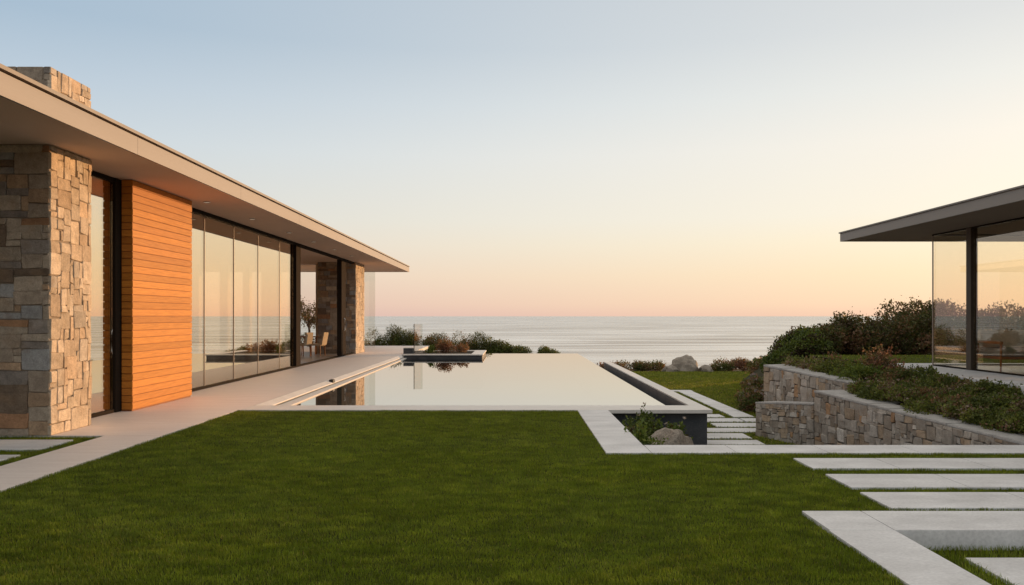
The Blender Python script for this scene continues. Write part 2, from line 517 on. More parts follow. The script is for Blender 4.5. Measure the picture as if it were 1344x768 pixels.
def stone_obj(name, acc, parent=None, mortar_boxes=(), mortar='mortar'):
    v = np.array(acc['v']); c = np.array(acc['c'])
    f = list(acc['f'])
    me = bpy.data.meshes.new(name)
    verts = [tuple(x) for x in acc['v']]
    cols = list(acc['c'])
    ns = len(f)
    for (x0, x1, y0, y1, z0, z1) in mortar_boxes:
        b = len(verts)
        verts += [(x, y, z) for z in (z0, z1) for y in (y0, y1) for x in (x0, x1)]
        cols += [(0.1, 0.09, 0.07)] * 8
        f += [(b, b + 2, b + 3, b + 1), (b + 4, b + 5, b + 7, b + 6), (b, b + 1, b + 5, b + 4), (b + 2, b + 6, b + 7, b + 3), (b, b + 4, b + 6, b + 2), (b + 1, b + 3, b + 7, b + 5)]
    me.from_pydata(verts, [], f)
    a = me.attributes.new('col', 'FLOAT_COLOR', 'POINT')
    c4 = np.ones((len(verts), 4), dtype=np.float32); c4[:, :3] = np.array(cols)
    a.data.foreach_set('color', c4.ravel())
    o = link(name, me, [M['stone'], M[mortar]], parent)
    for i, p in enumerate(me.polygons):
        if i >= ns:
            p.material_index = 1
    bm = bmesh.new(); bm.from_mesh(me)
    bmesh.ops.recalc_face_normals(bm, faces=bm.faces[:])
    bm.to_mesh(me); bm.free()
    return o

# ---- leaves
def unit(a):
    return a / np.maximum(np.linalg.norm(a, axis=1, keepdims=True), 1e-9)

def leaves_mesh(name, P, A, S, W, Ccol, r):
    """diamond shaped, slightly folded leaves: centre P, axis A, length S, half-width W"""
    n = len(P)
    A = unit(A)
    B = unit(np.cross(A, r.normal(size=(n, 3))))
    Nn = np.cross(A, B)
    s, w = S[:, None], W[:, None]
    v = np.empty((n, 4, 3))
    v[:, 0] = P - A * s * .5
    v[:, 1] = P + B * w + Nn * w * .35
    v[:, 2] = P + A * s * .5
    v[:, 3] = P - B * w + Nn * w * .35
    cols = np.repeat(Ccol, 4, axis=0)
    return raw_mesh(name, v.reshape(-1, 3), np.arange(n * 4), np.arange(n) * 4, cols)

def shrub(name, loc, size, n, leaf, cols, label, cat='shrub', group=None, seed=1, sprigs=60, sprig_len=0.25, lobes=9, flower=None, flat=False, stems=5):
    """bush of separate leaves on a few stems; loc is the base on the ground"""
    r = np.random.default_rng(seed)
    sx, sy, sz = size
    root = empty(name, loc, label=label, cat=cat, group=group)
    K = lobes
    lc = np.stack([r.uniform(-.62, .62, K) * sx, r.uniform(-.62, .62, K) * sy, r.uniform(.14, .72, K) * sz], 1)
    rad2 = (lc[:, 0] / sx) ** 2 + (lc[:, 1] / sy) ** 2
    lc[:, 2] *= np.clip(1.12 - rad2 * .8, .3, 1.1)
    lr = r.uniform(.28, .46, K)
    k = r.integers(0, K, n)
    d = unit(r.normal(size=(n, 3)))
    rr = lr[k] * (0.45 + 0.60 * r.random(n) ** .45) * (1 + .22 * r.normal(size=n) * .6)
    P = lc[k] + d * rr[:, None] * np.array([sx, sy, sz * .85])
    out = d.copy()
    # sprigs poke out beyond the outline
    if sprigs:
        m = 9
        ks = r.integers(0, K, sprigs)
        ds = unit(r.normal(size=(sprigs, 3)) + np.array([0, 0, .9]))
        b0 = lc[ks] + ds * (lr[ks] * .9)[:, None] * np.array([sx, sy, sz * .85])
        up = unit(ds * .7 + np.array([0, 0, .9]) + r.normal(size=(sprigs, 3)) * .25)
        L = r.uniform(.35, 1.0, sprigs) * sprig_len
        tt = np.linspace(.05, 1, m)
        Q = b0[:, None, :] + up[:, None, :] * (L[:, None] * tt[None, :])[:, :, None] + r.normal(size=(sprigs, m, 3)) * leaf * .3
        P = np.concatenate([P, Q.reshape(-1, 3)])
        out = np.concatenate([out, np.repeat(up, m, axis=0)])
    keep = P[:, 2] > (0.01 if not flat else 0.0)
    P, out = P[keep], out[keep]
    N = len(P)
    A = unit(out * .6 + r.normal(size=(N, 3)) * .75 + np.array([0, 0, .25]))
    S = leaf * r.uniform(.65, 1.35, N)
    pal = np.array([c for c, w in cols]); wts = np.array([w for c, w in cols], float); wts /= wts.sum()
    # clumps of like colour
    cl = (vnoise(P[:, 0] + seed * 3.1, P[:, 1] + P[:, 2] * 1.7, 2.2 / max(.35, min(sx, 1.2)), seed) + r.normal(size=N) * .16)
    order = np.cumsum(wts)
    idx = np.searchsorted(order, np.clip((cl - .12) / .76, 0, .999))
    idx = np.clip(idx, 0, len(pal) - 1)
    Cc = pal[idx] * r.uniform(.7, 1.3, (N, 1))
    me = leaves_mesh('foliage', P, A, S, S * r.uniform(.22, .34, N), Cc, r)
    link('foliage', me, M['leaf'], root)
    if stems:
        mb = MB()
        for i in range(stems):
            t = lc[r.integers(0, K)] * r.uniform(.8, 1.05)
            b = Vector((r.uniform(-.12, .12) * sx, r.uniform(-.12, .12) * sy, 0.0))
            mid = b.lerp(Vector(t), .5) + Vector(r.normal(size=3) * .06 * sz)
            mb.tube([b, mid, t], [.022 * max(sz, .4), .015 * max(sz, .4), .005], 6)
        mb.build('stem', M['bark'], root)
    if flower:
        fc, fn, fs = flower
        kk = r.choice(np.where(P[:, 2] > np.quantile(P[:, 2], .45))[0], fn)
        centres = P[kk] + out[kk] * leaf * .9 + np.array([0, 0, leaf * .7])
        q = 14
        for cpt in centres:
            FP = cpt + r.normal(size=(q, 3)) * np.array([fs * .6, fs * .6, fs * .3])
            FS = np.full(q, fs * 1.2)
            FC = np.tile(np.array(fc), (q, 1)) * r.uniform(.7, 1.2, (q, 1))
            link('flower', leaves_mesh('flower', FP, r.normal(size=(q, 3)), FS, FS * .45, FC, r), M['leaf'], root)
    return root

GREEN = [((0.070, 0.101, 0.022), 3), ((0.110, 0.144, 0.026), 3), ((0.164, 0.195, 0.042), 2), ((0.133, 0.094, 0.042), 1)]
DARK = [((0.105, 0.068, 0.036), 2.2), ((0.080, 0.084, 0.026), 3), ((0.115, 0.115, 0.034), 2.6), ((0.20, 0.112, 0.060), 1.6)]
RUST = [((0.275, 0.126, 0.078), 3), ((0.213, 0.120, 0.066), 3), ((0.375, 0.198, 0.120), 2), ((0.125, 0.108, 0.048), 1)]
MIX = [((0.101, 0.120, 0.029), 3), ((0.203, 0.117, 0.065), 2), ((0.148, 0.163, 0.041), 2), ((0.296, 0.158, 0.094), 1.4)]
COVER = [((0.101, 0.123, 0.030), 3), ((0.155, 0.178, 0.038), 3), ((0.210, 0.228, 0.047), 1.8), ((0.210, 0.113, 0.068), 1.3), ((0.291, 0.218, 0.161), .5)]
LIME = [((0.15, 0.19, 0.03), 3), ((0.10, 0.14, 0.03), 2), ((0.20, 0.22, 0.045), 1)]

# ------------------------------------------------------------------ ocean and terrain
def grid_mesh(name, xs, ys, hf):
    X, Y = np.meshgrid(xs, ys)
    Z = hf(X, Y)
    v = np.stack([X.ravel(), Y.ravel(), Z.ravel()], 1)
    nx, ny = len(xs), len(ys)
    i, j = np.meshgrid(np.arange(nx - 1), np.arange(ny - 1))
    a = (j * nx + i).ravel()
    loops = np.stack([a, a + 1, a + nx + 1, a + nx], 1).ravel()
    return raw_mesh(name, v, loops, np.arange(len(a)) * 4, None, True)

def sea_axis(far):
    p = np.array([0, 30, 60, 100, 160, 250, 400, 700, 1200, 2500, 6000, 15000, far])
    return p
xs = np.concatenate([-sea_axis(60000)[::-1], sea_axis(60000)[1:]])
ys = np.concatenate([[-4000, -800, -200], sea_axis(60000)[0:]])
sea = link('ocean', grid_mesh('ocean', xs, ys, lambda X, Y: np.full_like(X, -10.0)), M['ocean'])
tag(sea, 'calm pale sea under the evening sky reaching the horizon', kind='structure')

def terrain_h(X, Y):
    Z = np.full_like(X, -0.82)
    Z = np.where((X < 1.4) & (Y < 13.4), -0.10, Z)
    Z = np.where((X >= 1.35) & (Y < 9.4), -0.10, Z)
    Z = np.where((X > 2.6) & (Y < 6.0), -0.20, Z)
    Z = np.where((X < -4.5) & (Y < 41.5), -0.10, Z)
    Z = np.where((X > -4.5) & (X < 3.1) & (Y > 13.55) & (Y < 35.8), -2.0, Z)
    Z = np.where((X > 6.75) & (Y >= 22.3) & (Y < 27.6), -.82 + 1.15 * np.clip((X - 7.7) / 1.4, 0, 1), Z)
    Z = np.where((X > 6.75) & (Y <= 9.4), -0.10, Z)
    und = (vnoise(X, Y, .25, 5) - .5) * .25
    edge = np.where(Y > 36, (Y - 36), 0)
    fall = np.clip(edge / 34, 0, 1) ** 1.15 * 13
    Z = Z - fall + np.where((Y > 38), und, 0)
    side = np.clip((np.abs(X) - 45) / 40, 0, 1) * 13
    return Z - side
gx = np.unique(np.concatenate([np.arange(-90, 91, 2.0), np.arange(-16, 26, .75), [1.35, 1.45, 2.55, 2.65, 3.05, 3.15, -4.55, -4.45, 6.7, 6.8, 7.1, 7.2, 7.7, 7.8]]))
gy = np.unique(np.concatenate([np.arange(-60, 100, 2.0), np.arange(2, 46, .75), [5.95, 6.05, 9.35, 9.45, 13.35, 13.45, 13.5, 13.6, 35.75, 35.85, 41.4, 41.6, 28.9, 29.1, 16.25, 16.35, 22.25, 22.35]]))
terrain = link('terrain', grid_mesh('terrain', gx, gy, terrain_h), M['scrub'])
tag(terrain, 'coastal ground falling away to the sea', kind='structure')

# ------------------------------------------------------------------ lawns
LAWN_Z = -0.022
def sheet(name, rects, z, m, label):
    mb = MB()
    for (x0, x1, y0, y1) in rects:
        vs = [mb.bm.verts.new(p) for p in ((x0, y0, z), (x1, y0, z), (x1, y1, z), (x0, y1, z))]
        mb.bm.faces.new(vs)
    o = mb.build(name, m)
    return tag(o, label, kind='structure')
LAWN = [(-4.6, 1.05, -8, 13.25), (1.05, 2.29, -8, 9.1), (2.29, 14, 6.37, 9.1)]
sheet('lawn', LAWN + [(-9, -5.35, -8, 10.38)], LAWN_Z, M['turf'], 'dark green lawn in front of the pool')
sheet('sunken_lawn', [(2.77, 14, -8, 5.8)], -0.145, M['turf'], 'small sunken lawn at the lower right corner')
sheet('garden_lawn', [(3.1, 9, 14.2, 27.2), (3.1, 14, 27.2, 33.6)], -0.768, M['turf'], 'lower lawn between the pool and the retaining wall')
sheet('upper_lawn', [(8.3, 26, 17.32, 22.6)], 0.455, M['turf'], 'narrow strip of grass between the pavilion terrace and the hedge')
sheet('flower_bed', [(1.4, 6.6, 9.5, 14.2)], -0.765, M['soil'], 'planted hollow beside the dark pool wall')

def in_rects(x, y, rects, pad=0.0):
    k = np.zeros(len(x), bool)
    for (x0, x1, y0, y1) in rects:
        k |= (x > x0 - pad) & (x < x1 + pad) & (y > y0 - pad) & (y < y1 + pad)
    return k

def blades(name, x, y, z, h, w, label, seed, yellow=0.0):
    r = np.random.default_rng(seed)
    n = len(x)
    ang = r.uniform(0, 2 * np.pi, n)
    lean = np.abs(r.normal(0, .34, n)) + .05
    la = ang + r.normal(0, 1.2, n)
    # mown grass lies over in soft patches
    sw = vnoise(x, y, 1.7, seed + 3) * 6.28
    D = np.stack([np.cos(la) + .5 * np.cos(sw), np.sin(la) + .5 * np.sin(sw)], 1)
    D /= np.maximum(np.linalg.norm(D, axis=1, keepdims=True), 1e-6)
    sx, sy = np.cos(ang) * w * .5, np.sin(ang) * w * .5
    v = np.empty((n, 5, 3), np.float32)
    mx, my = x + D[:, 0] * lean * h * .35, y + D[:, 1] * lean * h * .35
    tx, ty = x + D[:, 0] * lean * h * 1.1, y + D[:, 1] * lean * h * 1.1
    v[:, 0] = np.stack([x - sx, y - sy, z], 1)
    v[:, 1] = np.stack([x + sx, y + sy, z], 1)
    v[:, 2] = np.stack([mx + sx * .85, my + sy * .85, z + h * .55], 1)
    v[:, 3] = np.stack([mx - sx * .85, my - sy * .85, z + h * .55], 1)
    v[:, 4] = np.stack([tx, ty, z + h * np.sqrt(np.clip(1 - (lean * .7) ** 2, .2, 1))], 1)
    b = (np.arange(n) * 5)[:, None]
    loops = np.concatenate([b + 0, b + 1, b + 2, b + 3, b + 3, b + 2, b + 4], 1).ravel()
    st = (np.arange(n) * 7)[:, None]
    starts = np.concatenate([st, st + 4], 1).ravel()
    pal = np.array([(0.155, 0.202, 0.014), (0.215, 0.262, 0.020), (0.275, 0.310, 0.030), (0.178, 0.224, 0.014), (0.33, 0.30, 0.06), (0.29, 0.22, 0.07)])
    patch = vnoise(x, y, 1.3, seed + 1) * .15 + vnoise(x * .6, y, 9.0, seed + 2) * .85
    k = np.clip((patch - .3) * 3.4 + r.normal(0, .75, n), 0, 2.999).astype(int)
    u = r.random(n)
    k = np.where(u < .03 + yellow, 4, np.where(u < .035 + yellow, 5, k))
    c = pal[k] * (r.uniform(.75, 1.25, n) * (.95 + .10 * vnoise(x, y, .55, seed + 9)) * (.70 + .60 * vnoise(x * .55, y, 15, seed + 12)))[:, None]
    me = raw_mesh(name, v.reshape(-1, 3), loops, starts, np.repeat(c, 5, axis=0))
    o = link(name, me, M['grass'])
    return tag(o, label, 'grass', kind='stuff')

def scatter(rects, dens, r):
    X, Y = [], []
    for (x0, x1, y0, y1) in rects:
        n = int((x1 - x0) * (y1 - y0) * dens)
        X.append(r.uniform(x0, x1, n)); Y.append(r.uniform(y0, y1, n))
    return np.concatenate(X), np.concatenate(Y)
# pavers lying in grass (kept free of blades)
STEPS_FRONT = [(3.06, 13.5, 8.16, 8.74), (3.07, 13.5, 7.25, 7.86), (3.06, 13.5, 6.47, 7.05)]
STEPS_LEFT = [(-8.6, -5.57, 9.31, 10.06), (-8.6, -5.55, 8.30, 8.96)]
STEP_SUNK = [(3.13, 8.0, 4.2, 5.54)]

r = np.random.default_rng(21)
GX, GY = [], []
for (y0, y1, d) in ((3.2, 5.5, 12500), (5.5, 7.5, 10500), (7.5, 9.5, 8000), (9.5, 11.5, 6000), (11.5, 13.3, 5200)):
    rect = []
    for (a, b, c_, d_) in LAWN + [(-7.6, -5.35, 6.6, 10.38)]:
        lo, hi = max(c_, y0), min(d_, y1)
        if hi > lo:
            xl, xr = max(a, -y1 * .72 - .8), min(b, y1 * .72 + .8)
            if xr > xl:
                rect.append((xl, xr, lo, hi))
    X, Y = scatter(rect, d, r)
    GX.append(X); GY.append(Y)
GX = np.concatenate(GX); GY = np.concatenate(GY)
k = ~in_rects(GX, GY, STEPS_FRONT + STEPS_LEFT, -0.004)
GX, GY = GX[k], GY[k]
hh = (.015 + .010 * vnoise(GX, GY, 1.3, 77) + .018 * vnoise(GX * .55, GY, 11, 78) ** 2) * r.uniform(.65, 1.25, len(GX))
blades('grass', GX, GY, np.full(len(GX), LAWN_Z), hh, r.uniform(.0026, .0048, len(GX)), 'short mown dark green grass covering the front lawn', 31)
X, Y = scatter([(2.79, 5.6, 4.0, 5.79)], 4500, r)
k = ~in_rects(X, Y, STEP_SUNK, -0.004); X, Y = X[k], Y[k]
blades('grass', X, Y, np.full(len(X), -.145), r.uniform(.03, .06, len(X)), r.uniform(.0032, .0055, len(X)), 'short grass in the sunken corner below the slab edge', 32)
X, Y = scatter([(3.3, 8.6, 14.2, 27.2), (3.3, 12.5, 27.2, 33.4)], 1000, r)
GROWS = [(3.36, 4.52, 14.32, 14.84), (3.36, 4.50, 15.06, 15.70), (3.36, 5.75, 15.88, 16.42), (4.22, 5.80, 16.62, 17.20), (3.36, 5.05, 17.42, 18.00), (3.36, 4.82, 18.18, 18.74), (3.36, 4.45, 18.98, 19.40),
         (3.36, 4.02, 16.62, 17.20), (4.85, 5.8, 17.42, 18.00), (5.02, 5.49, 18.2, 24.4), (4.5, 5.5, 24.41, 24.85)]
k = ~in_rects(X, Y, GROWS, -0.01); X, Y = X[k], Y[k]
XU, YU = scatter([(8.3, 13, 17.34, 22.5)], 500, r)
blades('grass', XU, YU, np.full(len(XU), .455), r.uniform(.015, .035, len(XU)), r.uniform(.006, .010, len(XU)), 'grass between the pavilion terrace and the hedge', 34)
blades('grass', X, Y, np.full(len(X), -.768), r.uniform(.02, .05, len(X)), r.uniform(.008, .015, len(X)), 'lower garden grass catching the low sun beyond the pool', 33, .30)  # extra yellow blades put golden low sunlight into the grass colour

# ------------------------------------------------------------------ paving
def slab(name, x0, x1, y0, y1, z1, th, m, label=None, cat=None, group=None, kind=None, cuts=(), axis='x', bev=0.006):
    """stone slab, sawn into pieces at the cuts by 4 mm joints"""
    mb = MB()
    lo, hi = (x0, x1) if axis == 'x' else (y0, y1)
    e = [lo] + sorted(c for c in cuts if lo < c < hi) + [hi]
    for a, b in zip(e[:-1], e[1:]):
        a2, b2 = (a + .004 if a > lo else a), (b - .004 if b < hi else b)
        if axis == 'x':
            mb.box(a2, b2, y0, y1, z1 - th, z1, bev)
        else:
            mb.box(x0, x1, a2, b2, z1 - th, z1, bev)
    o = mb.build(name, m)
    return tag(o, label, cat, group, kind)

deck = MB()
deck.box(-6.78, -4.555, 13.252, 34.9, -.3, 0, .004)
deck.box(-16, -4.45, 34.904, 42, -.3, 0, .004)
deck.box(-6.78, -4.6, 10.402, 13.248, -.3, 0, .004)
o = deck.build('deck', M['deck']); tag(o, 'pale stone deck along the glass wall of the house', kind='structure')
slab('path', -5.35, -4.602, -8, 10.398, 0, .3, M['deck'], 'straight pale path running beside the lawn to the deck', kind='structure')
slab('path', 1.05, 1.56, 9.66, 13.246, 0, .9, M['paving'], 'pale paved strip running from the lawn corner to the pool', kind='structure', cuts=(11.4,), axis='y')
slab('path', 1.05, 14, 9.1, 9.65, 0, .9, M['paving'], 'pale paved strip crossing in front of the stone wall', kind='structure', cuts=(1.57, 2.55, 3.6, 4.65, 5.7, 6.75, 7.8, 8.8))
labels = ['long pale stepping slab in the lawn, farthest of the three by the stone wall',
          'long pale stepping slab in the lawn, middle one of the three',
          'long pale stepping slab in the lawn, nearest to the corner edging']
for i, (rc, lb) in enumerate(zip(STEPS_FRONT, labels)):
    slab('stepping_slab', *rc, .004, .12, M['paving'], lb, 'paving slab', 'long stepping slabs in the front lawn', cuts=(3.95 + .2 * i, 4.9 + .2 * i, 5.85 + .2 * i, 6.8))
slab('path', 2.30, 14, 5.8, 6.37, .004, .19, M['paving'], 'pale stone edging with a step down to the sunken corner', kind='structure', cuts=(2.77, 4.2, 5.7), bev=.005)
slab('path', 2.29, 2.768, -8, 5.796, .004, .24, M['paving'], 'pale stone edging running toward the viewer at the lower right', kind='structure', cuts=(1.2, 3.4), axis='y', bev=.005)
slab('stepping_slab', *STEP_SUNK[0], -.118, .1, M['paving'], 'pale slab lying in the sunken grass at the lower right corner', 'paving slab', 'slabs in the grass')
slab('stepping_slab', *STEPS_LEFT[0], .002, .1, M['paving'], 'pale slab in grass right in front of the stone house wall', 'paving slab', 'slabs in the grass')
slab('stepping_slab', *STEPS_LEFT[1], .002, .1, M['paving'], 'pale slab in grass at the left edge beside the path', 'paving slab', 'slabs in the grass')
# lower garden stepping slabs, beyond the dark pool wall
rows = GROWS[:7]
gl = ['first stepping slab beside the dark pool wall, nearest the viewer', 'second stepping slab from the viewer beside the dark pool wall',
      'third stepping slab, the long one reaching the stone wall foot', 'fourth stepping slab, set off to the right by the wall foot',
      'fifth stepping slab from the viewer beyond the pool corner', 'sixth stepping slab, second farthest beyond the pool corner', 'seventh and farthest small stepping slab beyond the pool corner']
for rc, lb in zip(rows, gl):
    slab('stepping_slab', *rc, -.745, .1, M['paving'], lb, 'paving slab', 'stepping slabs in the lower garden')
slab('stepping_slab', 3.36, 4.02, 16.62, 17.20, -.745, .1, M['paving'], 'short stepping slab butting the pool corner, left of the fourth slab', 'paving slab', 'stepping slabs in the lower garden')
slab('stepping_slab', 5.09, 5.8, 17.42, 18.00, -.745, .1, M['paving'], 'short stepping slab by the wall, right of the fifth slab', 'paving slab', 'stepping slabs in the lower garden')
mb = MB(); mb.prism([(5.02, 18.2), (5.50, 18.2), (5.47, 24.4), (5.03, 24.4)], -.85, -.742, .005); mb.box(4.5, 5.5, 24.41, 24.85, -.85, -.742, .005)
tag(mb.build('path', M['paving']), 'narrow pale strip path through the lower garden', kind='structure')

# ------------------------------------------------------------------ swimming pool
WZ = -0.12
pool = empty('swimming_pool', (0, 13.5, 0), label='long infinity pool mirroring the pale sky beside the house deck', cat='pool')
def at(o, p):                      # keep world coordinates under a moved parent
    o.parent = p
    o.matrix_parent_inverse = Matrix.Translation(p.location).inverted() if p.rotation_euler.z == 0 else p.matrix_world.inverted()
    return o
bpy.context.view_layer.update()
mb = MB()
vs = [mb.bm.verts.new(p) for p in ((-4.16, 13.95, WZ), (2.85, 13.95, WZ), (2.85, 35.85, WZ), (-4.30, 35.85, WZ))]
mb.bm.faces.new(vs)
at(mb.build('water', M['water']), pool)
mb = MB(); mb.box(-4.3, 2.75, 13.9, 35.75, -1.45, -1.3)
at(mb.build('pool_floor', M['pool_floor']), pool)
mb = MB(); mb.box(2.70, 2.718, 13.9, 35.70, -1.3, WZ - .01); mb.box(-4.18, 2.70, 35.701, 35.718, -1.3, WZ - .01); mb.box(-4.18, 2.70, 13.902, 13.93, -1.3, WZ - .01)
at(mb.build('inner_wall', M['pool_floor']), pool)
mb = MB()
mb.box(2.72, 2.845, 13.9, 35.85, -1.6, WZ - .004)
mb.box(-4.3, 2.72, 35.72, 35.845, -1.6, WZ - .004)
at(mb.build('weir_wall', M['slate']), pool)
mb = MB(); mb.box(-4.6, 3.26, 13.46, 13.90, -1.2, -.062)
mb.box(3.05, 3.26, 13.902, 27.2, -1.2, -.03)
mb.box(2.846, 3.05, 13.902, 27.2, -1.2, -.5)
at(mb.build('outer_wall', M['slate']), pool)
mb = MB(); mb.box(-4.55, 3.30, 13.252, 13.92, -.06, .002, .006)
at(mb.build('front_coping', M['coping']), pool)
mb = MB(); mb.box(3.06, 3.30, 13.925, 27.25, -.028, .002, .006)
at(mb.build('channel_coping', M['coping']), pool)
mb = MB()
mb.sweep_y([(-4.553, 0.002), (-4.52, 0.002), (-4.385, -.042), (-4.37, -.05), (-4.37, -.068), (-4.553, -.068)], 13.93, 32.9)
at(mb.build('deck_coping', M['coping']), pool)
mb = MB()
mb.sweep_y([(-4.60, -.095), (-4.20, -.095), (-4.185, -.10), (-4.185, -1.4), (-4.60, -1.4)], 13.93, 35.8, .03, -.10)
at(mb.build('ledge', M['coping']), pool)
mb = MB(); mb.box(-4.55, -4.47, 13.93, 32.9, -.094, -.069)
at(mb.build('slot', M['black']), pool)

# small black box on the pool coping
sb = empty('skimmer_box', (-4.42, 19.3, 0), label='small black box on the pool edge coping', cat='pool fitting')
mb = MB(); mb.box(-.05, .055, -.10, .10, -.055, .022, .008); mb.build('housing', M['black'], sb)
mb = MB(); mb.box(-.03, .035, -.07, .07, .0225, .028, .003); mb.build('lid', M['bronze'], sb)

# planter standing in the far end of the pool
pl = empty('planter', (-2.8, 33.4, 0), label='low dark planter with pale stone rim in the far pool corner', cat='planter')
bpy.context.view_layer.update()
mb = MB(); mb.box(-4.42, -1.27, 31.55, 35.5, -1.3, -.002)
at(mb.build('basin', M['slate']), pl)
mb = MB()
mb.box(-4.44, -1.24, 31.5, 31.98, .0, .045, .006); mb.box(-1.72, -1.24, 31.984, 35.5, .0, .045, .006)
mb.box(-4.44, -1.724, 35.1, 35.5, .0, .045, .006)
at(mb.build('rim', M['coping']), pl)
mb = MB(); mb.box(-4.40, -1.73, 31.99, 35.09, -.001, .02)
at(mb.build('soil', M['soil']), pl)
blk = empty('step_block', (-4.36, 33.0, 0), label='small dark grey block at the left end of the planter', cat='block')
mb = MB(); mb.box(-.20, .19, -.25, .25, .0, .235, .004); mb.build('body', M['slate'], blk)
mb = MB(); mb.box(-.21, .20, -.26, .26, .237, .262, .004); mb.build('cap', M['coping'], blk)
gs = empty('glass_screen', (-4.0, 33.1, .018), label='narrow upright glass panel standing by the planter', cat='glass screen')
mb = MB(); mb.box(-.15, .19, -.007, .007, .02, 1.22, .002); mb.build('pane', M['screen_glass'], gs)
mb = MB(); mb.box(-.175, -.152, -.03, .03, .0, 1.22, .003); mb.build('post', M['bronze'], gs)
mb = MB(); mb.box(-.15, .19, -.025, .025, .0, .045, .003); mb.build('base_rail', M['steel'], gs)
shrub('shrub', (-3.55, 33.5, .01), (.24, .3, .3), 900, .05, LIME, 'small lime green plant at the left of the planter', 'plant', seed=201, sprigs=25, sprig_len=.12, stems=3)
shrub('dry_shrub', (-2.95, 33.8, .01), (.55, .5, .52), 2200, .05, RUST, 'rust brown bushy plant filling the planter', 'plant', seed=202, sprigs=60, sprig_len=.16, stems=4)
shrub('dry_shrub', (-2.25, 34.2, .01), (.4, .4, .38), 1200, .05, RUST, 'low rust brown plant at the right of the planter', 'plant', seed=203, sprigs=40, sprig_len=.12, stems=3)

# ------------------------------------------------------------------ house
house = empty('house', (-9, 20, 0), label='long low modern house of glass, stone and cedar with a flat overhanging roof', cat='house')
bpy.context.view_layer.update()
def hp(mb, name, m, lab=None, smooth=False):
    o = at(mb.build(name, m, None, smooth), house)
    if lab: o['label'] = lab
    return o
SOF = 3.80
mb = MB()
mb.prism([(-16, 3), (-5.20, 3), (-5.36, 40.35), (-16, 40.35)], SOF, SOF + .24)
roof = hp(mb, 'roof', M['soffit'])
mb = MB()
yj = [2.9, 6.9, 11.0, 15.2, 19.4, 23.6, 27.8, 32.0, 36.2, 40.40]
for a, b in zip(yj[:-1], yj[1:]):
    xa, xb = -5.165 - .16 * (a - 2.9) / 37.5, -5.165 - .16 * (b - 2.9) / 37.5
    mb.prism([(xa - .033, a + .003), (xa, a + .003), (xb, b - .003), (xb - .033, b - .003)], SOF - .008, SOF + .232)
mb.box(-16, -5.361, 40.352, 40.385, SOF - .006, SOF + .232)
fa = mb.build('fascia', M['roof_metal']); fa.parent = roof
mb = MB()
mb.prism([(-16, 2.88), (-5.14, 2.88), (-5.30, 40.42), (-16, 40.42)], SOF + .256, SOF + .30)
cp = mb.build('cap', M['roof_cap']); cp.parent = roof
for y in (15.6, 18.3, 21.3, 23.9, 26.7, 29.5):
    mb = MB(); mb.tube([(-6.02, y, SOF - .012), (-6.02, y, SOF - .001)], .07, 20)
    dl = mb.build('downlight', M['bronze_light']); dl.parent = roof
    mb = MB(); mb.tube([(-6.02, y, SOF - .016), (-6.02, y, SOF - .0125)], .052, 20)
    ln = mb.build('lens', M['lens']); ln.parent = roof
for o in list(roof.children):
    o.matrix_parent_inverse = Matrix.Identity(4)
# front stone wall and chimney
acc = {'v': [], 'c': [], 'f': []}
SZ_A = [(4, 2), (3, 2), (5, 2), (3, 1), (4, 1), (6, 2), (3, 2), (4, 3), (5, 1), (5, 3), (4, 2), (2, 2), (2, 1)]
SZ_B = [(3, 3), (2, 3), (3, 2), (3, 4), (2, 2), (4, 3), (1, 2), (2, 1), (3, 1), (4, 2), (3, 3)]
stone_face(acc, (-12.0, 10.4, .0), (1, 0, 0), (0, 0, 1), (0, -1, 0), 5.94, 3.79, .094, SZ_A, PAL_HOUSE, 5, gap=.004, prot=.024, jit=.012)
stone_face(acc, (-6.06, 10.39, .0), (0, 1, 0), (0, 0, 1), (1, 0, 0), 1.0, 3.79, .078, SZ_B, PAL_SUNLIT, 6, prot=.022, jit=.018, gap=.0035)
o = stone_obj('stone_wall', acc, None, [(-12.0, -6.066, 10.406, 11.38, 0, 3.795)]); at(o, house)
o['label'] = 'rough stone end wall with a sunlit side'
acc = {'v': [], 'c': [], 'f': []}
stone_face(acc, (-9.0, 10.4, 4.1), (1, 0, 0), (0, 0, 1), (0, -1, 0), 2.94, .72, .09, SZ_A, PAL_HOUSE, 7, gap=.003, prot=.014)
stone_face(acc, (-6.06, 10.39, 4.1), (0, 1, 0), (0, 0, 1), (1, 0, 0), 1.0, .72, .085, SZ_B, PAL_SUNLIT, 8, prot=.016, jit=.014, gap=.003)
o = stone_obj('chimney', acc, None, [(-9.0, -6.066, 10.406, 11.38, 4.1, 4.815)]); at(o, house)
# far stone pier
acc = {'v': [], 'c': [], 'f': []}
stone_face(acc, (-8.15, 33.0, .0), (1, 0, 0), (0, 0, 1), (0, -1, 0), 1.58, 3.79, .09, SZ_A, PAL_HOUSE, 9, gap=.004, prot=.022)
stone_face(acc, (-6.57, 32.99, .0), (0, 1, 0), (0, 0, 1), (1, 0, 0), 1.85, 3.79, .08, SZ_B, PAL_SUNLIT, 10, prot=.016, jit=.016, gap=.003)
o = stone_obj('stone_pier', acc, None, [(-8.15, -6.576, 33.006, 34.84, 0, 3.795)]); at(o, house)
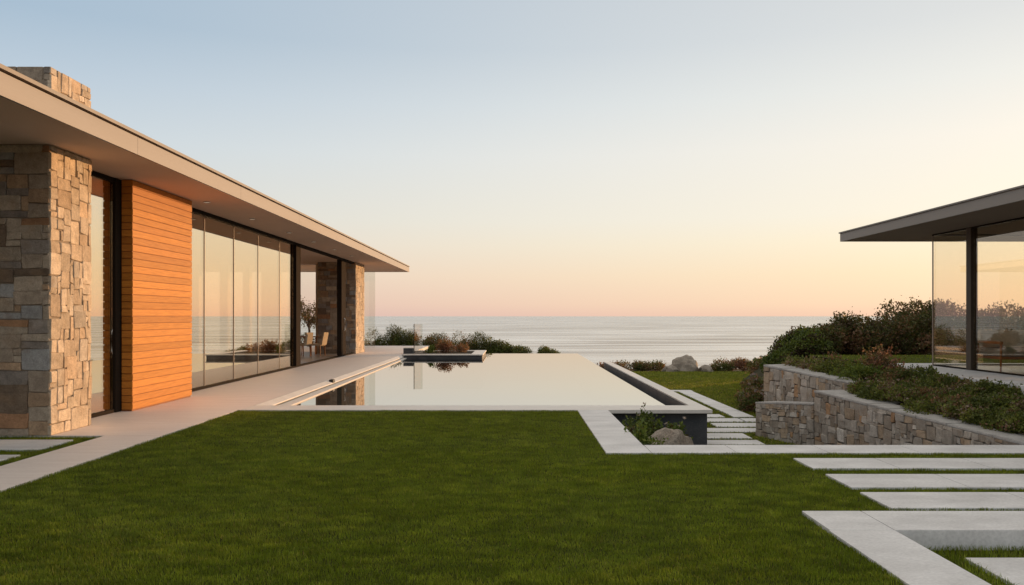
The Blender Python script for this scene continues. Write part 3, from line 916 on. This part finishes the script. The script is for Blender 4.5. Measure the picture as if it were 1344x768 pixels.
# cedar screen
def boards(x0, x1, y0, y1, z0, z1, pitch, gap, seed):
    r = random.Random(seed); V, Cc, F = [], [], []
    z = z0
    while z < z1 - .02:
        zt = min(z + pitch - gap, z1)
        b = bmesh.new(); bmesh.ops.create_cube(b, size=1)
        dx = r.uniform(-.003, .003)
        for v in b.verts:
            v.co = Vector((x0 + (v.co.x + .5) * (x1 + dx - x0), y0 + (v.co.y + .5) * (y1 - y0), z + (v.co.z + .5) * (zt - z)))
        bmesh.ops.bevel(b, geom=b.edges[:], offset=.006, segments=2, affect='EDGES')
        b.verts.index_update()
        n = len(V); k = r.uniform(.82, 1.10); g = r.uniform(-.03, .03)
        V += [v.co[:] for v in b.verts]; Cc += [((.58 + g) * k, (.235 + g * .5) * k, .045 * k)] * len(b.verts)
        F += [tuple(n + v.index for v in f.verts) for f in b.faces]
        b.free(); z += pitch
    me = bpy.data.meshes.new('boards'); me.from_pydata(V, [], F)
    a = me.attributes.new('col', 'FLOAT_COLOR', 'POINT')
    c4 = np.ones((len(V), 4), np.float32); c4[:, :3] = Cc
    a.data.foreach_set('color', c4.ravel())
    return me
scr = at(link('wood_screen', boards(-6.43, -6.25, 13.04, 15.45, .03, SOF - .01, .118, .0085, 3), M['wood']), house)
scr['label'] = 'screen of horizontal cedar boards'
mb = MB(); mb.box(-6.44, -6.27, 13.06, 15.43, .0, SOF - .005)
bk = mb.build('backing', M['furn_wood']); bk.parent = scr
bpy.context.view_layer.update()
bk.matrix_parent_inverse = scr.matrix_world.inverted()
# entrance glazing
mb = MB(); mb.box(-6.507, -6.493, 11.42, 12.875, .06, SOF - .08, .001); hp(mb, 'window_pane', M['glass'])
mb = MB(); mb.box(-6.54, -6.46, 11.4, 12.875, .001, .058, .004); hp(mb, 'sill_rail', M['bronze'])
mb = MB(); mb.box(-6.54, -6.46, 11.4, 12.875, SOF - .078, SOF - .004, .004); hp(mb, 'head_rail', M['bronze'])
mb = MB(); mb.box(-6.57, -6.445, 12.88, 13.036, .001, SOF - .003, .004); hp(mb, 'post', M['bronze'])
mb = MB(); mb.box(-6.60, -6.45, 13.04, 15.46, .0, SOF - .003); hp(mb, 'partition', M['bronze'])
mb = MB(); mb.tube([(-6.50, 12.878, .95), (-6.50, 12.85, 1.0), (-6.50, 12.85, 1.3), (-6.50, 12.878, 1.35)], .012, 10); hp(mb, 'door_handle', M['steel'])
# long glass wall
edges = [15.47, 17.2, 19.0, 20.8, 22.7, 24.12]
for a, b in zip(edges[:-1], edges[1:]):
    d0, d1 = random.uniform(-.004, .004), random.uniform(-.004, .004)
    mb = MB(); mb.prism([(-6.707 + d0, a + .012), (-6.693 + d0, a + .012), (-6.693 + d1, b - .012), (-6.707 + d1, b - .012)], .05, SOF - .075); hp(mb, 'window_pane', M['glass'])
for e in edges[1:-1]:
    mb = MB(); mb.box(-6.715, -6.684, e - .0095, e + .0095, .05, SOF - .075, .002); hp(mb, 'mullion', M['bronze_light'])
mb = MB(); mb.box(-6.76, -6.64, 15.465, 33.0, .001, .048, .003); hp(mb, 'sill_rail', M['bronze'])
mb = MB(); mb.box(-6.78, -6.62, 15.465, 33.0, SOF - .073, SOF - .003, .003); hp(mb, 'head_rail', M['bronze'])
mb = MB(); mb.box(-6.80, -6.60, 24.125, 24.62, .049, SOF - .074, .004); hp(mb, 'post', M['bronze'])
mb = MB(); mb.box(-6.73, -6.66, 24.625, 24.69, .049, SOF - .074, .004); hp(mb, 'door_frame', M['bronze_light'])
mb = MB(); mb.box(-6.80, -6.62, 30.55, 31.3, .049, SOF - .074, .004); hp(mb, 'post', M['bronze'])
mb = MB(); mb.tube([(-6.60, 30.9, 1.0), (-6.57, 30.9, 1.03), (-6.57, 30.9, 1.45), (-6.60, 30.9, 1.48)], .02, 10); hp(mb, 'door_handle', M['steel'])
# interior
mb = MB(); mb.box(-15.0, -6.785, 11.39, 34.895, -.05, .006); hp(mb, 'floor', M['int_floor'])
mb = MB(); mb.box(-15.3, -15.002, 11.39, 34.9, -.05, SOF - .004); hp(mb, 'back_wall', M['white_plaster'])
mb = MB(); mb.box(-15.0, -6.80, 15.20, 15.44, .007, SOF - .004); hp(mb, 'inner_wall', M['white_plaster'])
for (a, b) in ((-15.0, -13.65), (-12.75, -12.4), (-11.75, -11.45), (-10.95, -10.15), (-8.6, -8.155)):
    mb = MB(); mb.box(a, b, 34.5, 34.8, .007, SOF - .004); hp(mb, 'end_pier', M['white_plaster'])
for (a, b) in ((-13.65, -12.75), (-12.4, -11.75), (-11.45, -10.95), (-10.15, -8.6)):
    mb = MB(); mb.box(a + .003, b - .003, 34.63, 34.65, .01, SOF - .01); hp(mb, 'window_pane', M['clear_glass'])
mb = MB(); mb.box(-8.25, -6.95, 39.79, 39.805, .01, SOF - .012, .002); hp(mb, 'window_pane', M['screen_glass'], 'glass wind screen at the far end of the roof')

# dining set seen through the open sliding door
def dining_chair(loc, rz, label):
    root = empty('dining_chair', loc, rz, label=label, cat='chair', group='dining chairs by the open glass door')
    mb = MB(); mb.box(-.23, .23, -.22, .23, .40, .48, .02); mb.build('seat', M['linen'], root)
    b = bmesh.new(); bmesh.ops.create_cube(b, size=1)
    for v in b.verts:
        t = v.co.z + .5
        v.co = Vector((v.co.x * (.46 - .03 * t), -.235 - .11 * t + v.co.y * (.075 - .02 * t), .42 + t * .50))
    bmesh.ops.bevel(b, geom=b.edges[:], offset=.018, segments=2, affect='EDGES')
    me = bpy.data.meshes.new('backrest'); b.to_mesh(me); b.free(); link('backrest', me, M['linen'], root)
    for sx in (-1, 1):
        for sy in (-1, 1):
            mb = MB(); mb.tube([(sx * .20, sy * .19, .40), (sx * .215, sy * .215, 0)], [.024, .016], 8); mb.build('leg', M['furn_wood'], root)
    return root
dining_chair((-7.70, 31.2, .006), R(78), 'upholstered high back dining chair, rightmost at the table by the stone pier')
dining_chair((-8.24, 31.0, .006), R(66), 'upholstered high back dining chair on the near side of the table')
dining_chair((-8.95, 32.4, .006), R(-80), 'upholstered high back dining chair on the far left of the table')
tb = empty('dining_table', (-8.45, 32.1, .006), label='plain dining table between the high back chairs', cat='table')
mb = MB(); mb.box(-.45, .45, -.5, .5, .70, .74, .008); mb.build('table_top', M['furn_wood'], tb)
for sx in (-1, 1):
    for sy in (-1, 1):
        mb = MB(); mb.box(sx * .36 - .03, sx * .36 + .03, sy * .42 - .03, sy * .42 + .03, 0, .70, .004); mb.build('leg', M['furn_wood'], tb)

# ------------------------------------------------------------------ retaining walls at the right
SZ_W = [(2, 2), (3, 2), (2, 3), (3, 3), (2, 1), (1, 2), (1, 1), (3, 1), (2, 2), (4, 3), (3, 4)]
M['cope_wall'] = mat_mottled('granite_coping', (0.36, 0.34, 0.315), (0.50, 0.475, 0.445), 7, 0.85, 0.6, 50, 0.012, 0.2, (1, 1, 1), 0.14)
LOW_N, LOW_F = (6.30, 9.66, 0.0), (5.29, 14.0, 0.25)       # left top edge of the long wall, near and far end
UP_N, UP_F = (6.15, 13.58, 0.351), (5.18, 16.5, 0.55)      # and of the upper wall
def mixp(a, b, t): return tuple(a[i] + (b[i] - a[i]) * t for i in range(3))
def skew_wall(label, N, F, thick, seed, cell, loc):
    """stone wall with a sloping top, running from N to F; its face looks left"""
    n, f = Vector((N[0], N[1], 0)), Vector((F[0], F[1], 0))
    L = (n - f).length
    u = (n - f).normalized(); nrm = Vector((-u.y, u.x, 0))
    if nrm.x > 0: nrm = -nrm
    acc = {'v': [], 'c': [], 'f': []}
    zt = lambda s: F[2] + (N[2] - F[2]) * s / L
    hf, base = F[2] + .80 - .035, -.80
    stone_face(acc, (f.x, f.y, base), u, (0, 0, 1), nrm, L, 1.0, cell, SZ_W, PAL_WALL, seed, prot=.026, jit=.018, gap=.0055)
    stone_face(acc, (f.x - nrm.x * thick, f.y - nrm.y * thick, base), nrm, (0, 0, 1), -u, thick, 1.0, cell, SZ_W, PAL_WALL, seed + 50, prot=.02)
    V = []
    for p in acc['v']:
        q = Vector((p[0], p[1], 0)) - f
        s = max(0.0, min(L, q.dot(u)))
        V.append((p[0], p[1], base + (p[2] - base) * (zt(s) - .035 - base)))
    acc['v'] = V
    root = empty('retaining_wall', loc, label=label, cat='stone wall')
    bpy.context.view_layer.update()
    at(stone_obj('stonework', acc, None, [], 'mortar_grey'), root)
    # core behind the stones
    def P(s, d, z): 
        q = f + u * s - nrm * d
        return (q.x, q.y, z)
    mb = MB(); b = mb.bm
    lo = [b.verts.new(P(s, d, base - .05)) for s, d in ((.006, .008), (L, .008), (L, thick), (.006, thick))]
    hi = [b.verts.new(P(s, d, zt(s) - .04)) for s, d in ((.006, .008), (L, .008), (L, thick), (.006, thick))]
    b.faces.new(hi); b.faces.new(lo[::-1])
    for i in range(4): b.faces.new((lo[i], lo[(i + 1) % 4], hi[(i + 1) % 4], hi[i]))
    bmesh.ops.recalc_face_normals(b, faces=b.faces[:])
    at(mb.build('core', M['mortar_grey']), root)
    # coping stones
    r_ = random.Random(seed); mb = MB(); s = -.02
    while s < L:
        l = min(r_.uniform(.35, .8), L - s)
        if L - (s + l) < .2: l = L - s
        bb = bmesh.new(); w = thick - .14 + r_.uniform(-.03, .05) + (.2 if s < .9 else 0); dz = r_.uniform(-.004, .006)
        c8 = [P(a, d, zt(a) + z) for z in (-.036, dz) for a, d in ((s + .003, -.016 + r_.uniform(-.006, .006)), (s + l - .003, -.016 + r_.uniform(-.006, .006)), (s + l - .003, w), (s + .003, w))]
        vs = [bb.verts.new(p) for p in c8]
        for q in ((0, 1, 2, 3), (4, 5, 6, 7), (0, 1, 5, 4), (1, 2, 6, 5), (2, 3, 7, 6), (3, 0, 4, 7)): bb.faces.new([vs[i] for i in q])
        bmesh.ops.recalc_face_normals(bb, faces=bb.faces[:])
        bmesh.ops.bevel(bb, geom=bb.edges[:], offset=.009, segments=2, affect='EDGES')
        mb._merge(bb); s += l
    at(mb.build('coping', M['cope_wall']), root)
    return root
skew_wall('long grey stone retaining wall running toward the viewer below the ground cover', LOW_N, LOW_F, .55, 15, .064, (5.8, 12, -.8))
skew_wall('upper stone retaining wall stepping back behind the long lower one', UP_N, UP_F, .50, 17, .064, (5.8, 15, -.8))
skew_wall('short lower end of the stone retaining wall, nearest the stepping slabs', (5.275, 14.012, .03), (4.72, 15.55, -.115), .42, 19, .062, (5.2, 14.8, -.8))

# soil of the raised bed behind the walls
def edge_x(y):
    if y < 14.0: t_ = (y - 9.66) / 4.34; return LOW_N[0] + (LOW_F[0] - LOW_N[0]) * t_, LOW_F[2] * t_
    t_ = (y - 13.58) / 2.92
    if t_ <= 1: return UP_N[0] + (UP_F[0] - UP_N[0]) * t_, UP_N[2] + (UP_F[2] - UP_N[2]) * t_
    return UP_F[0] + (y - 16.5) * .42, UP_F[2] - (y - 16.5) * .04
YB = [9.66, 10.5, 11.5, 12.5, 13.5, 13.98, 14.02, 15, 16, 16.45, 16.6, 17.5, 18.5, 19.5, 20.5, 21.5, 22.5, 23.3]
mb = MB(); rowsb = []
for y in YB:
    x0, z0 = edge_x(y)
    pr = [(x0 + .28, z0 - .06), (x0 + .75, z0 + .02), (max(7.4, x0 + 1.2), .40), (10, .42), (26, .42)]
    if y > 16.5: pr = [(x0 + .05, -.80), (x0 + .45, .12)] + [(max(7.0, x0 + 1.0), .36), (10, .42), (26, .42)]
    rowsb.append([mb.bm.verts.new((x, y, z)) for x, z in pr])
for a, b in zip(rowsb[:-1], rowsb[1:]):
    for k in range(len(a) - 1): mb.bm.faces.new((a[k], a[k + 1], b[k + 1], b[k]))
tag(mb.build('planting_bed', M['soil'], None, True), 'soil bed behind the stone retaining walls', kind='structure')

# ------------------------------------------------------------------ pavilion
PZ = 0.54
pav = empty('pavilion', (11, 12, PZ), label='glass pavilion with a dark flat overhanging roof on the right', cat='pavilion')
bpy.context.view_layer.update()
def pp(mb, name, m, lab=None):
    o = at(mb.build(name, m), pav)
    if lab: o['label'] = lab
    return o
mb = MB(); mb.box(7.5, 19, 4, 17.3, .30, PZ, .01)
tag(mb.build('terrace', M['paving']), 'pale terrace around the glass pavilion', kind='structure')
PS = 3.24
mb = MB(); mb.box(7.36, 19, 3, 17.87, PS, PS + .17)
proof = pp(mb, 'roof', M['pav_soffit'])
mb = MB(); mb.box(7.325, 7.358, 2.97, 17.905, PS - .006, PS + .172); mb.box(7.361, 19, 17.872, 17.905, PS - .006, PS + .172)
pf = mb.build('fascia', M['pav_fascia']); pf.parent = proof
mb = MB(); mb.box(7.30, 19, 2.95, 17.93, PS + .175, PS + .205, .004)
pc = mb.build('cap', M['roof_cap']); pc.parent = proof
bpy.context.view_layer.update()
for o in (pf, pc): o.matrix_parent_inverse = proof.matrix_world.inverted()
mb = MB(); mb.box(8.643, 8.657, 15.15, 16.4, PZ + .03, PS - .03, .001); pp(mb, 'window_pane', M['pav_glass'])
mb = MB(); mb.box(8.643, 8.657, 11.6, 14.98, PZ + .03, PS - .03, .001); pp(mb, 'window_pane', M['pav_glass'])
mb = MB(); mb.box(8.643, 8.657, 6.0, 11.58, PZ + .03, PS - .03, .001); pp(mb, 'window_pane', M['pav_glass'])
mb = MB(); mb.box(8.66, 17.5, 16.393, 16.407, PZ + .03, PS - .03, .001); pp(mb, 'window_pane', M['clear_glass'])
mb = MB(); mb.box(8.62, 8.64, 16.408, 16.43, PZ + .005, PS - .004, .002); pp(mb, 'corner_trim', M['bronze_light'])
mb = MB(); mb.box(8.59, 8.72, 14.985, 15.145, PZ + .002, PS - .002, .006); pp(mb, 'post', M['bronze_mid'])
mb = MB(); mb.box(8.615, 8.685, 6.0, 14.98, PZ + .001, PZ + .028, .003); mb.box(8.615, 8.685, 15.15, 16.4, PZ + .001, PZ + .028, .003)
mb.box(8.69, 17.5, 16.37, 16.43, PZ + .001, PZ + .028, .003); pp(mb, 'sill_rail', M['bronze'])
mb = MB(); mb.box(8.60, 8.70, 6.0, 14.98, PS - .028, PS - .002, .003); mb.box(8.60, 8.70, 15.15, 16.4, PS - .028, PS - .002, .003)
mb.box(8.705, 17.5, 16.35, 16.45, PS - .028, PS - .002, .003); pp(mb, 'head_rail', M['bronze'])
mb = MB(); mb.box(17.5, 17.7, 6.0, 16.4, PZ + .002, PS - .002); pp(mb, 'side_wall', M['white_plaster'])
mb = MB(); mb.box(8.8, 17.5, 5.8, 6.0, PZ + .002, PS - .002); pp(mb, 'rear_wall', M['white_plaster'])
mb = MB(); mb.box(8.69, 17.49, 6.01, 16.36, PZ + .001, PZ + .008); pp(mb, 'floor', M['int_floor'])

def lounge_seat(name, loc, rz, w, label):
    root = empty(name, loc, rz, label=label, cat='armchair' if w < 1.2 else 'sofa')
    mb = MB(); mb.box(-w / 2, w / 2, -.38, .38, .22, .27, .01); mb.build('frame', M['furn_wood'], root)
    mb = MB(); mb.box(-w / 2 + .03, w / 2 - .03, -.34, .38, .272, .42, .04, 3); mb.build('seat', M['cushion'], root)
    b = MB(); b.box(-w / 2 + .03, w / 2 - .03, -.44, -.28, .30, .74, .04, 3); b.build('backrest', M['pale_linen'], root)
    for sx in (-1, 1):
        mb = MB(); mb.box(sx * (w / 2 - .02) - .03, sx * (w / 2 - .02) + .03, -.38, .36, .50, .55, .012); mb.build('armrest', M['furn_wood'], root)
        for sy in (-1, 1):
            mb = MB(); mb.tube([(sx * (w / 2 - .02), sy * .34, .50), (sx * (w / 2), sy * .36, 0)], [.022, .016], 8); mb.build('leg', M['furn_wood'], root)
    return root
lounge_seat('sofa', (9.70, 14.9, PZ + .008), R(182), 1.7, 'low upholstered sofa on wooden legs behind the pavilion glass')

# ------------------------------------------------------------------ boulders
def boulder(loc, size, seed, label):
    bm = bmesh.new()
    bmesh.ops.create_icosphere(bm, subdivisions=5, radius=1)
    r = np.random.default_rng(seed)
    dirs = unit(r.normal(size=(16, 3))); offs = r.uniform(.62, .95, 16)
    P = np.array([v.co[:] for v in bm.verts])
    out = P.copy()
    for d, o in zip(dirs, offs):
        s = out @ d
        out -= np.clip(s - o, 0, None)[:, None] * d * .82
    n = vnoise(P[:, 0] * 2 + 7, P[:, 1] * 2 + P[:, 2] * 2.3, 1.5, seed) - .5
    n2 = vnoise(P[:, 0] * 5 + 3, P[:, 1] * 5 + P[:, 2] * 5.7, 1.5, seed + 1) - .5
    out *= (1 + .16 * n + .05 * n2)[:, None]
    for v, p in zip(bm.verts, out):
        v.co = Vector((p[0] * size[0], p[1] * size[1], p[2] * size[2]))
    me = bpy.data.meshes.new('boulder'); bm.to_mesh(me); bm.free()
    for p in me.polygons: p.use_smooth = True
    o = link('boulder', me, M['granite']); o.location = loc
    return tag(o, label, 'boulder')
boulder((2.22, 11.3, -.58), (.43, .42, .62), 4, 'rounded granite boulder in the hollow beside the dark pool wall')
boulder((7.25, 33.9, -.72), (.58, .55, .68), 9, 'large rounded granite boulder at the far edge of the lower lawn')
boulder((8.05, 33.4, -.78), (.34, .34, .30), 12, 'smaller granite boulder right of the large one on the lower lawn edge')
boulder((6.55, 33.5, -.80), (.4, .35, .30), 15, 'low granite boulder at the left foot of the large one')

# ------------------------------------------------------------------ plants in the hollow
shrub('shrub', (1.93, 12.3, -.76), (.46, .5, .96), 4200, .05, GREEN, 'green flowering bush against the dark pool wall', seed=301, sprigs=70, sprig_len=.22, flower=((.55, .45, .42), 12, .022))
shrub('shrub', (2.45, 12.7, -.76), (.34, .4, .68), 1700, .055, GREEN, 'smaller green bush beside the boulder and dark pool wall', seed=302, sprigs=45, sprig_len=.16, flower=((.6, .5, .47), 8, .022))
shrub('shrub', (1.78, 10.7, -.76), (.26, .4, .76), 2200, .06, LIME, 'bright green tufted plant at the near side of the boulder', seed=303, sprigs=90, sprig_len=.25, lobes=6)

# ------------------------------------------------------------------ plants of the bed along the wall
g = 'ground cover plants in the bed above the stone wall'
r_ = random.Random(12)
i = 0
for y in np.arange(9.95, 13.9, .36):
    x0, z0 = edge_x(y)
    for q in range(2 if y < 11.5 else 3):
        x = x0 + .66 + q * .52 + r_.uniform(-.06, .06)
        if x > 7.45: continue
        zb = z0 - .02 + (.36 - z0) * min(1, max(0, (x - x0 - .6) / 1.0)) - .03
        h = r_.uniform(.24, .34) if q == 0 else r_.uniform(.17, .25)
        shrub('ground_cover_plant', (x, y, zb), (r_.uniform(.40, .50), .46, h), 3400, .040, COVER if (i * 7) % 5 else MIX,
              'low dark green ground cover plant above the long stone wall', 'plant', g, seed=400 + i, sprigs=100, sprig_len=.09, stems=3, flat=True,
              flower=((.42, .32, .28), 6, .018) if i % 3 == 0 else None)
        i += 1
g = 'ground cover plants above the upper wall'
for y in np.arange(14.25, 21.2, .55):
    x0, z0 = edge_x(y)
    for q in range(3 if y < 16.5 else 4):
        x = x0 + .72 + q * .62 + r_.uniform(-.08, .08)
        if x > 7.5 and y < 17.3: continue
        zb = (z0 - .06 if y < 16.5 else .14) + (.40 - z0) * min(1, max(0, (x - x0 - .5) / 1.2))
        shrub('ground_cover_plant', (x, y, zb), (.50, .50, r_.uniform(.20, .30)), 1900, .042, (MIX, LIME, COVER)[(i * 5) % 3],
              'low mixed green and reddish plant above the upper stone wall', 'plant', g, seed=400 + i, sprigs=80, sprig_len=.11, stems=3, flat=True)
        i += 1
shrub('dry_shrub', (7.12, 15.3, .30), (.40, .45, .48), 1300, .05, RUST, 'tall wispy rust coloured shrub at the terrace edge', seed=470, sprigs=190, sprig_len=.36, stems=5)
shrub('dry_shrub', (6.75, 16.9, .28), (.35, .4, .30), 900, .05, RUST, 'smaller wispy rust shrub left of the tall one above the wall', seed=471, sprigs=80, sprig_len=.24, stems=4)
# hedge behind
g = 'dark shrubs massed behind the stone wall and pavilion'
hd = [(7.95, 23.6, .70, .9, .74), (8.8, 24.2, 1.0, 1.1, .84), (9.5, 24.6, 1.2, 1.2, .98), (10.7, 24.8, 1.2, 1.3, 1.30), (11.8, 24.6, 1.2, 1.3, 1.60), (12.9, 25.0, 1.3, 1.4, 1.80),
      (14.2, 25.2, 1.4, 1.4, 1.52), (15.6, 25.2, 1.4, 1.4, 1.56), (17.1, 25.4, 1.5, 1.4, 1.58), (18.7, 25.6, 1.5, 1.4, 1.62), (20.4, 25.8, 1.5, 1.4, 1.6), (22.3, 26, 1.6, 1.4, 1.6), (24.3, 26, 1.6, 1.4, 1.65), (26.4, 26, 1.6, 1.4, 1.65)]  # last shrubs of the row are out of view, added to shade lawn and slabs
for i, (x, y, sx, sy, h) in enumerate(hd):
    shrub('shrub', (x, y, (.30 if x > 8.2 else .0) if i else -.3), (sx, sy, h), 17000 if i < 6 else 13000, .076, DARK if i > 1 else GREEN[:3] + [((.07, .045, .028), 1)],
          'dark leafy shrub in the dense mass behind the stone wall', 'shrub', g, seed=500 + i, sprigs=320, sprig_len=.17, lobes=24)
for i, (x, y, sx, h, lb) in enumerate([(6.10, 17.6, .46, 1.05, 'green shrub spilling round the far end of the upper stone wall'), (6.35, 21.0, .72, .62, 'low flowering shrub at the foot of the upper stone wall'), (5.95, 19.6, .42, .48, 'small pale flowering shrub nearest the strip path')]):
    shrub('shrub', (x, y, -.77), (sx, .8, h), 3800, .065, GREEN if i == 0 else MIX, lb, seed=530 + i, sprigs=120, sprig_len=.16, flower=((.34, .27, .27), 26, .035) if i else None)

# ------------------------------------------------------------------ coastal plants beyond the pool and the lower lawn
g = 'coastal bushes along the far edge of the lower lawn'
for i, (x, y, sx, h) in enumerate([(4.2, 34.6, .7, .42), (5.2, 34.2, .7, .40), (6.0, 34.6, .6, .40), (8.9, 34.0, .7, .56), (9.8, 34.1, .7, .54), (10.8, 34.2, .8, .6), (11.8, 34.2, .8, .7), (12.9, 34.0, .9, .8)]):
    shrub('shrub', (x, y, -.80), (sx, .6, h), 2600, .06, RUST if i in (0, 4, 5) else MIX, 'low reddish coastal bush along the far lawn edge', 'shrub', g, seed=560 + i, sprigs=110, sprig_len=.18)
far = [(-7.9, 44.5, 1.1, 1.7, 'dark green bush at the far end of the deck, left one'), (-6.8, 44.8, 1.1, 1.95, 'dark green bush with a taller tip at the far end of the deck'),
       (-5.8, 44.6, .9, 1.6, 'dark bush behind the narrow glass panel'), (-4.4, 45, 1.1, 1.7, 'reddish dark bush beyond the planter, left in its row'), (-3.2, 45, 1.2, 1.75, 'broad dark bush beyond the planter, second in its row'),
       (-2.0, 45, 1.2, 1.6, 'broad dark bush beyond the planter, third in its row'), (-.9, 44.8, 1.1, 1.35, 'dark bush sloping down beyond the planter end'), (.1, 44.6, .9, 1.0, 'lowest dark bush at the right end of the row beyond the pool'),
       (1.85, 44.5, .7, .95, 'single round bush standing apart beyond the pool edge')]
for i, (x, y, sx, h, lb) in enumerate(far):
    shrub('shrub', (x, y, -1.15), (sx * 1.05, 1.0, h * 1.10), 17000, .06, MIX if i in (3, 4) else DARK[1:3] + GREEN, lb, seed=600 + i, sprigs=150, sprig_len=.11, lobes=22)
shrub('shrub', (8.9, 27.9, -.78), (.75, .8, .85), 9000, .06, MIX, 'rounded reddish green shrub where the lower lawn meets the bank', seed=640, sprigs=120, sprig_len=.13, lobes=16)
shrub('shrub', (10.0, 28.3, -.78), (1.0, .8, 1.2), 9000, .06, DARK, 'rounded dark shrub behind the reddish green one at the bank', seed=641, sprigs=120, sprig_len=.13, lobes=16)
# tree and hedge seen through the house
def small_tree(loc, h, cr, label, seed):
    r = np.random.default_rng(seed)
    root = empty('tree', loc, label=label, cat='tree')
    mb = MB()
    mb.tube([(0, 0, 0), (.05, .02, h * .3), (0, 0, h * .55), (-.04, 0, h * .8)], [.08, .06, .045, .015], 8)
    tips = []
    for i in range(12):
        a = i * 2.4; z0 = h * r.uniform(.3, .6)
        t = (math.cos(a) * cr * r.uniform(.4, .9), math.sin(a) * cr * r.uniform(.4, .9), h * r.uniform(.5, .95))
        mb.tube([(0, 0, z0), (t[0] * .5, t[1] * .5, (z0 + t[2]) / 2 + .06), t], [.035, .022, .007], 6); tips.append(t)
    mb.build('trunk', M['bark'], root)
    T = np.array(tips); n = 2600
    k = r.integers(0, len(T), n)
    P = T[k] + r.normal(size=(n, 3)) * np.array([.2, .2, .16]) * cr
    S = .085 * r.uniform(.7, 1.3, n)
    pal = np.array([c for c, _ in DARK]); Cc = pal[r.integers(0, len(pal), n)] * r.uniform(.7, 1.3, (n, 1))
    link('crown', leaves_mesh('crown', P, r.normal(size=(n, 3)), S, S * .32, Cc, r), M['leaf'], root)
small_tree((-10.6, 41.0, 0), 2.55, 1.0, 'small open tree seen through the glass end of the house', 700)
for i, (x, lb) in enumerate([(-13.2, 'low brown bush behind the house, farthest left'), (-11.9, 'low brown bush behind the house beside the small tree'), (-9.6, 'low brown bush behind the house nearest the stone pier')]):
    shrub('shrub', (x, 43.8, -.9), (1.2, 1.0, 1.75), 3200, .09, DARK, lb, seed=720 + i, sprigs=120, sprig_len=.25)
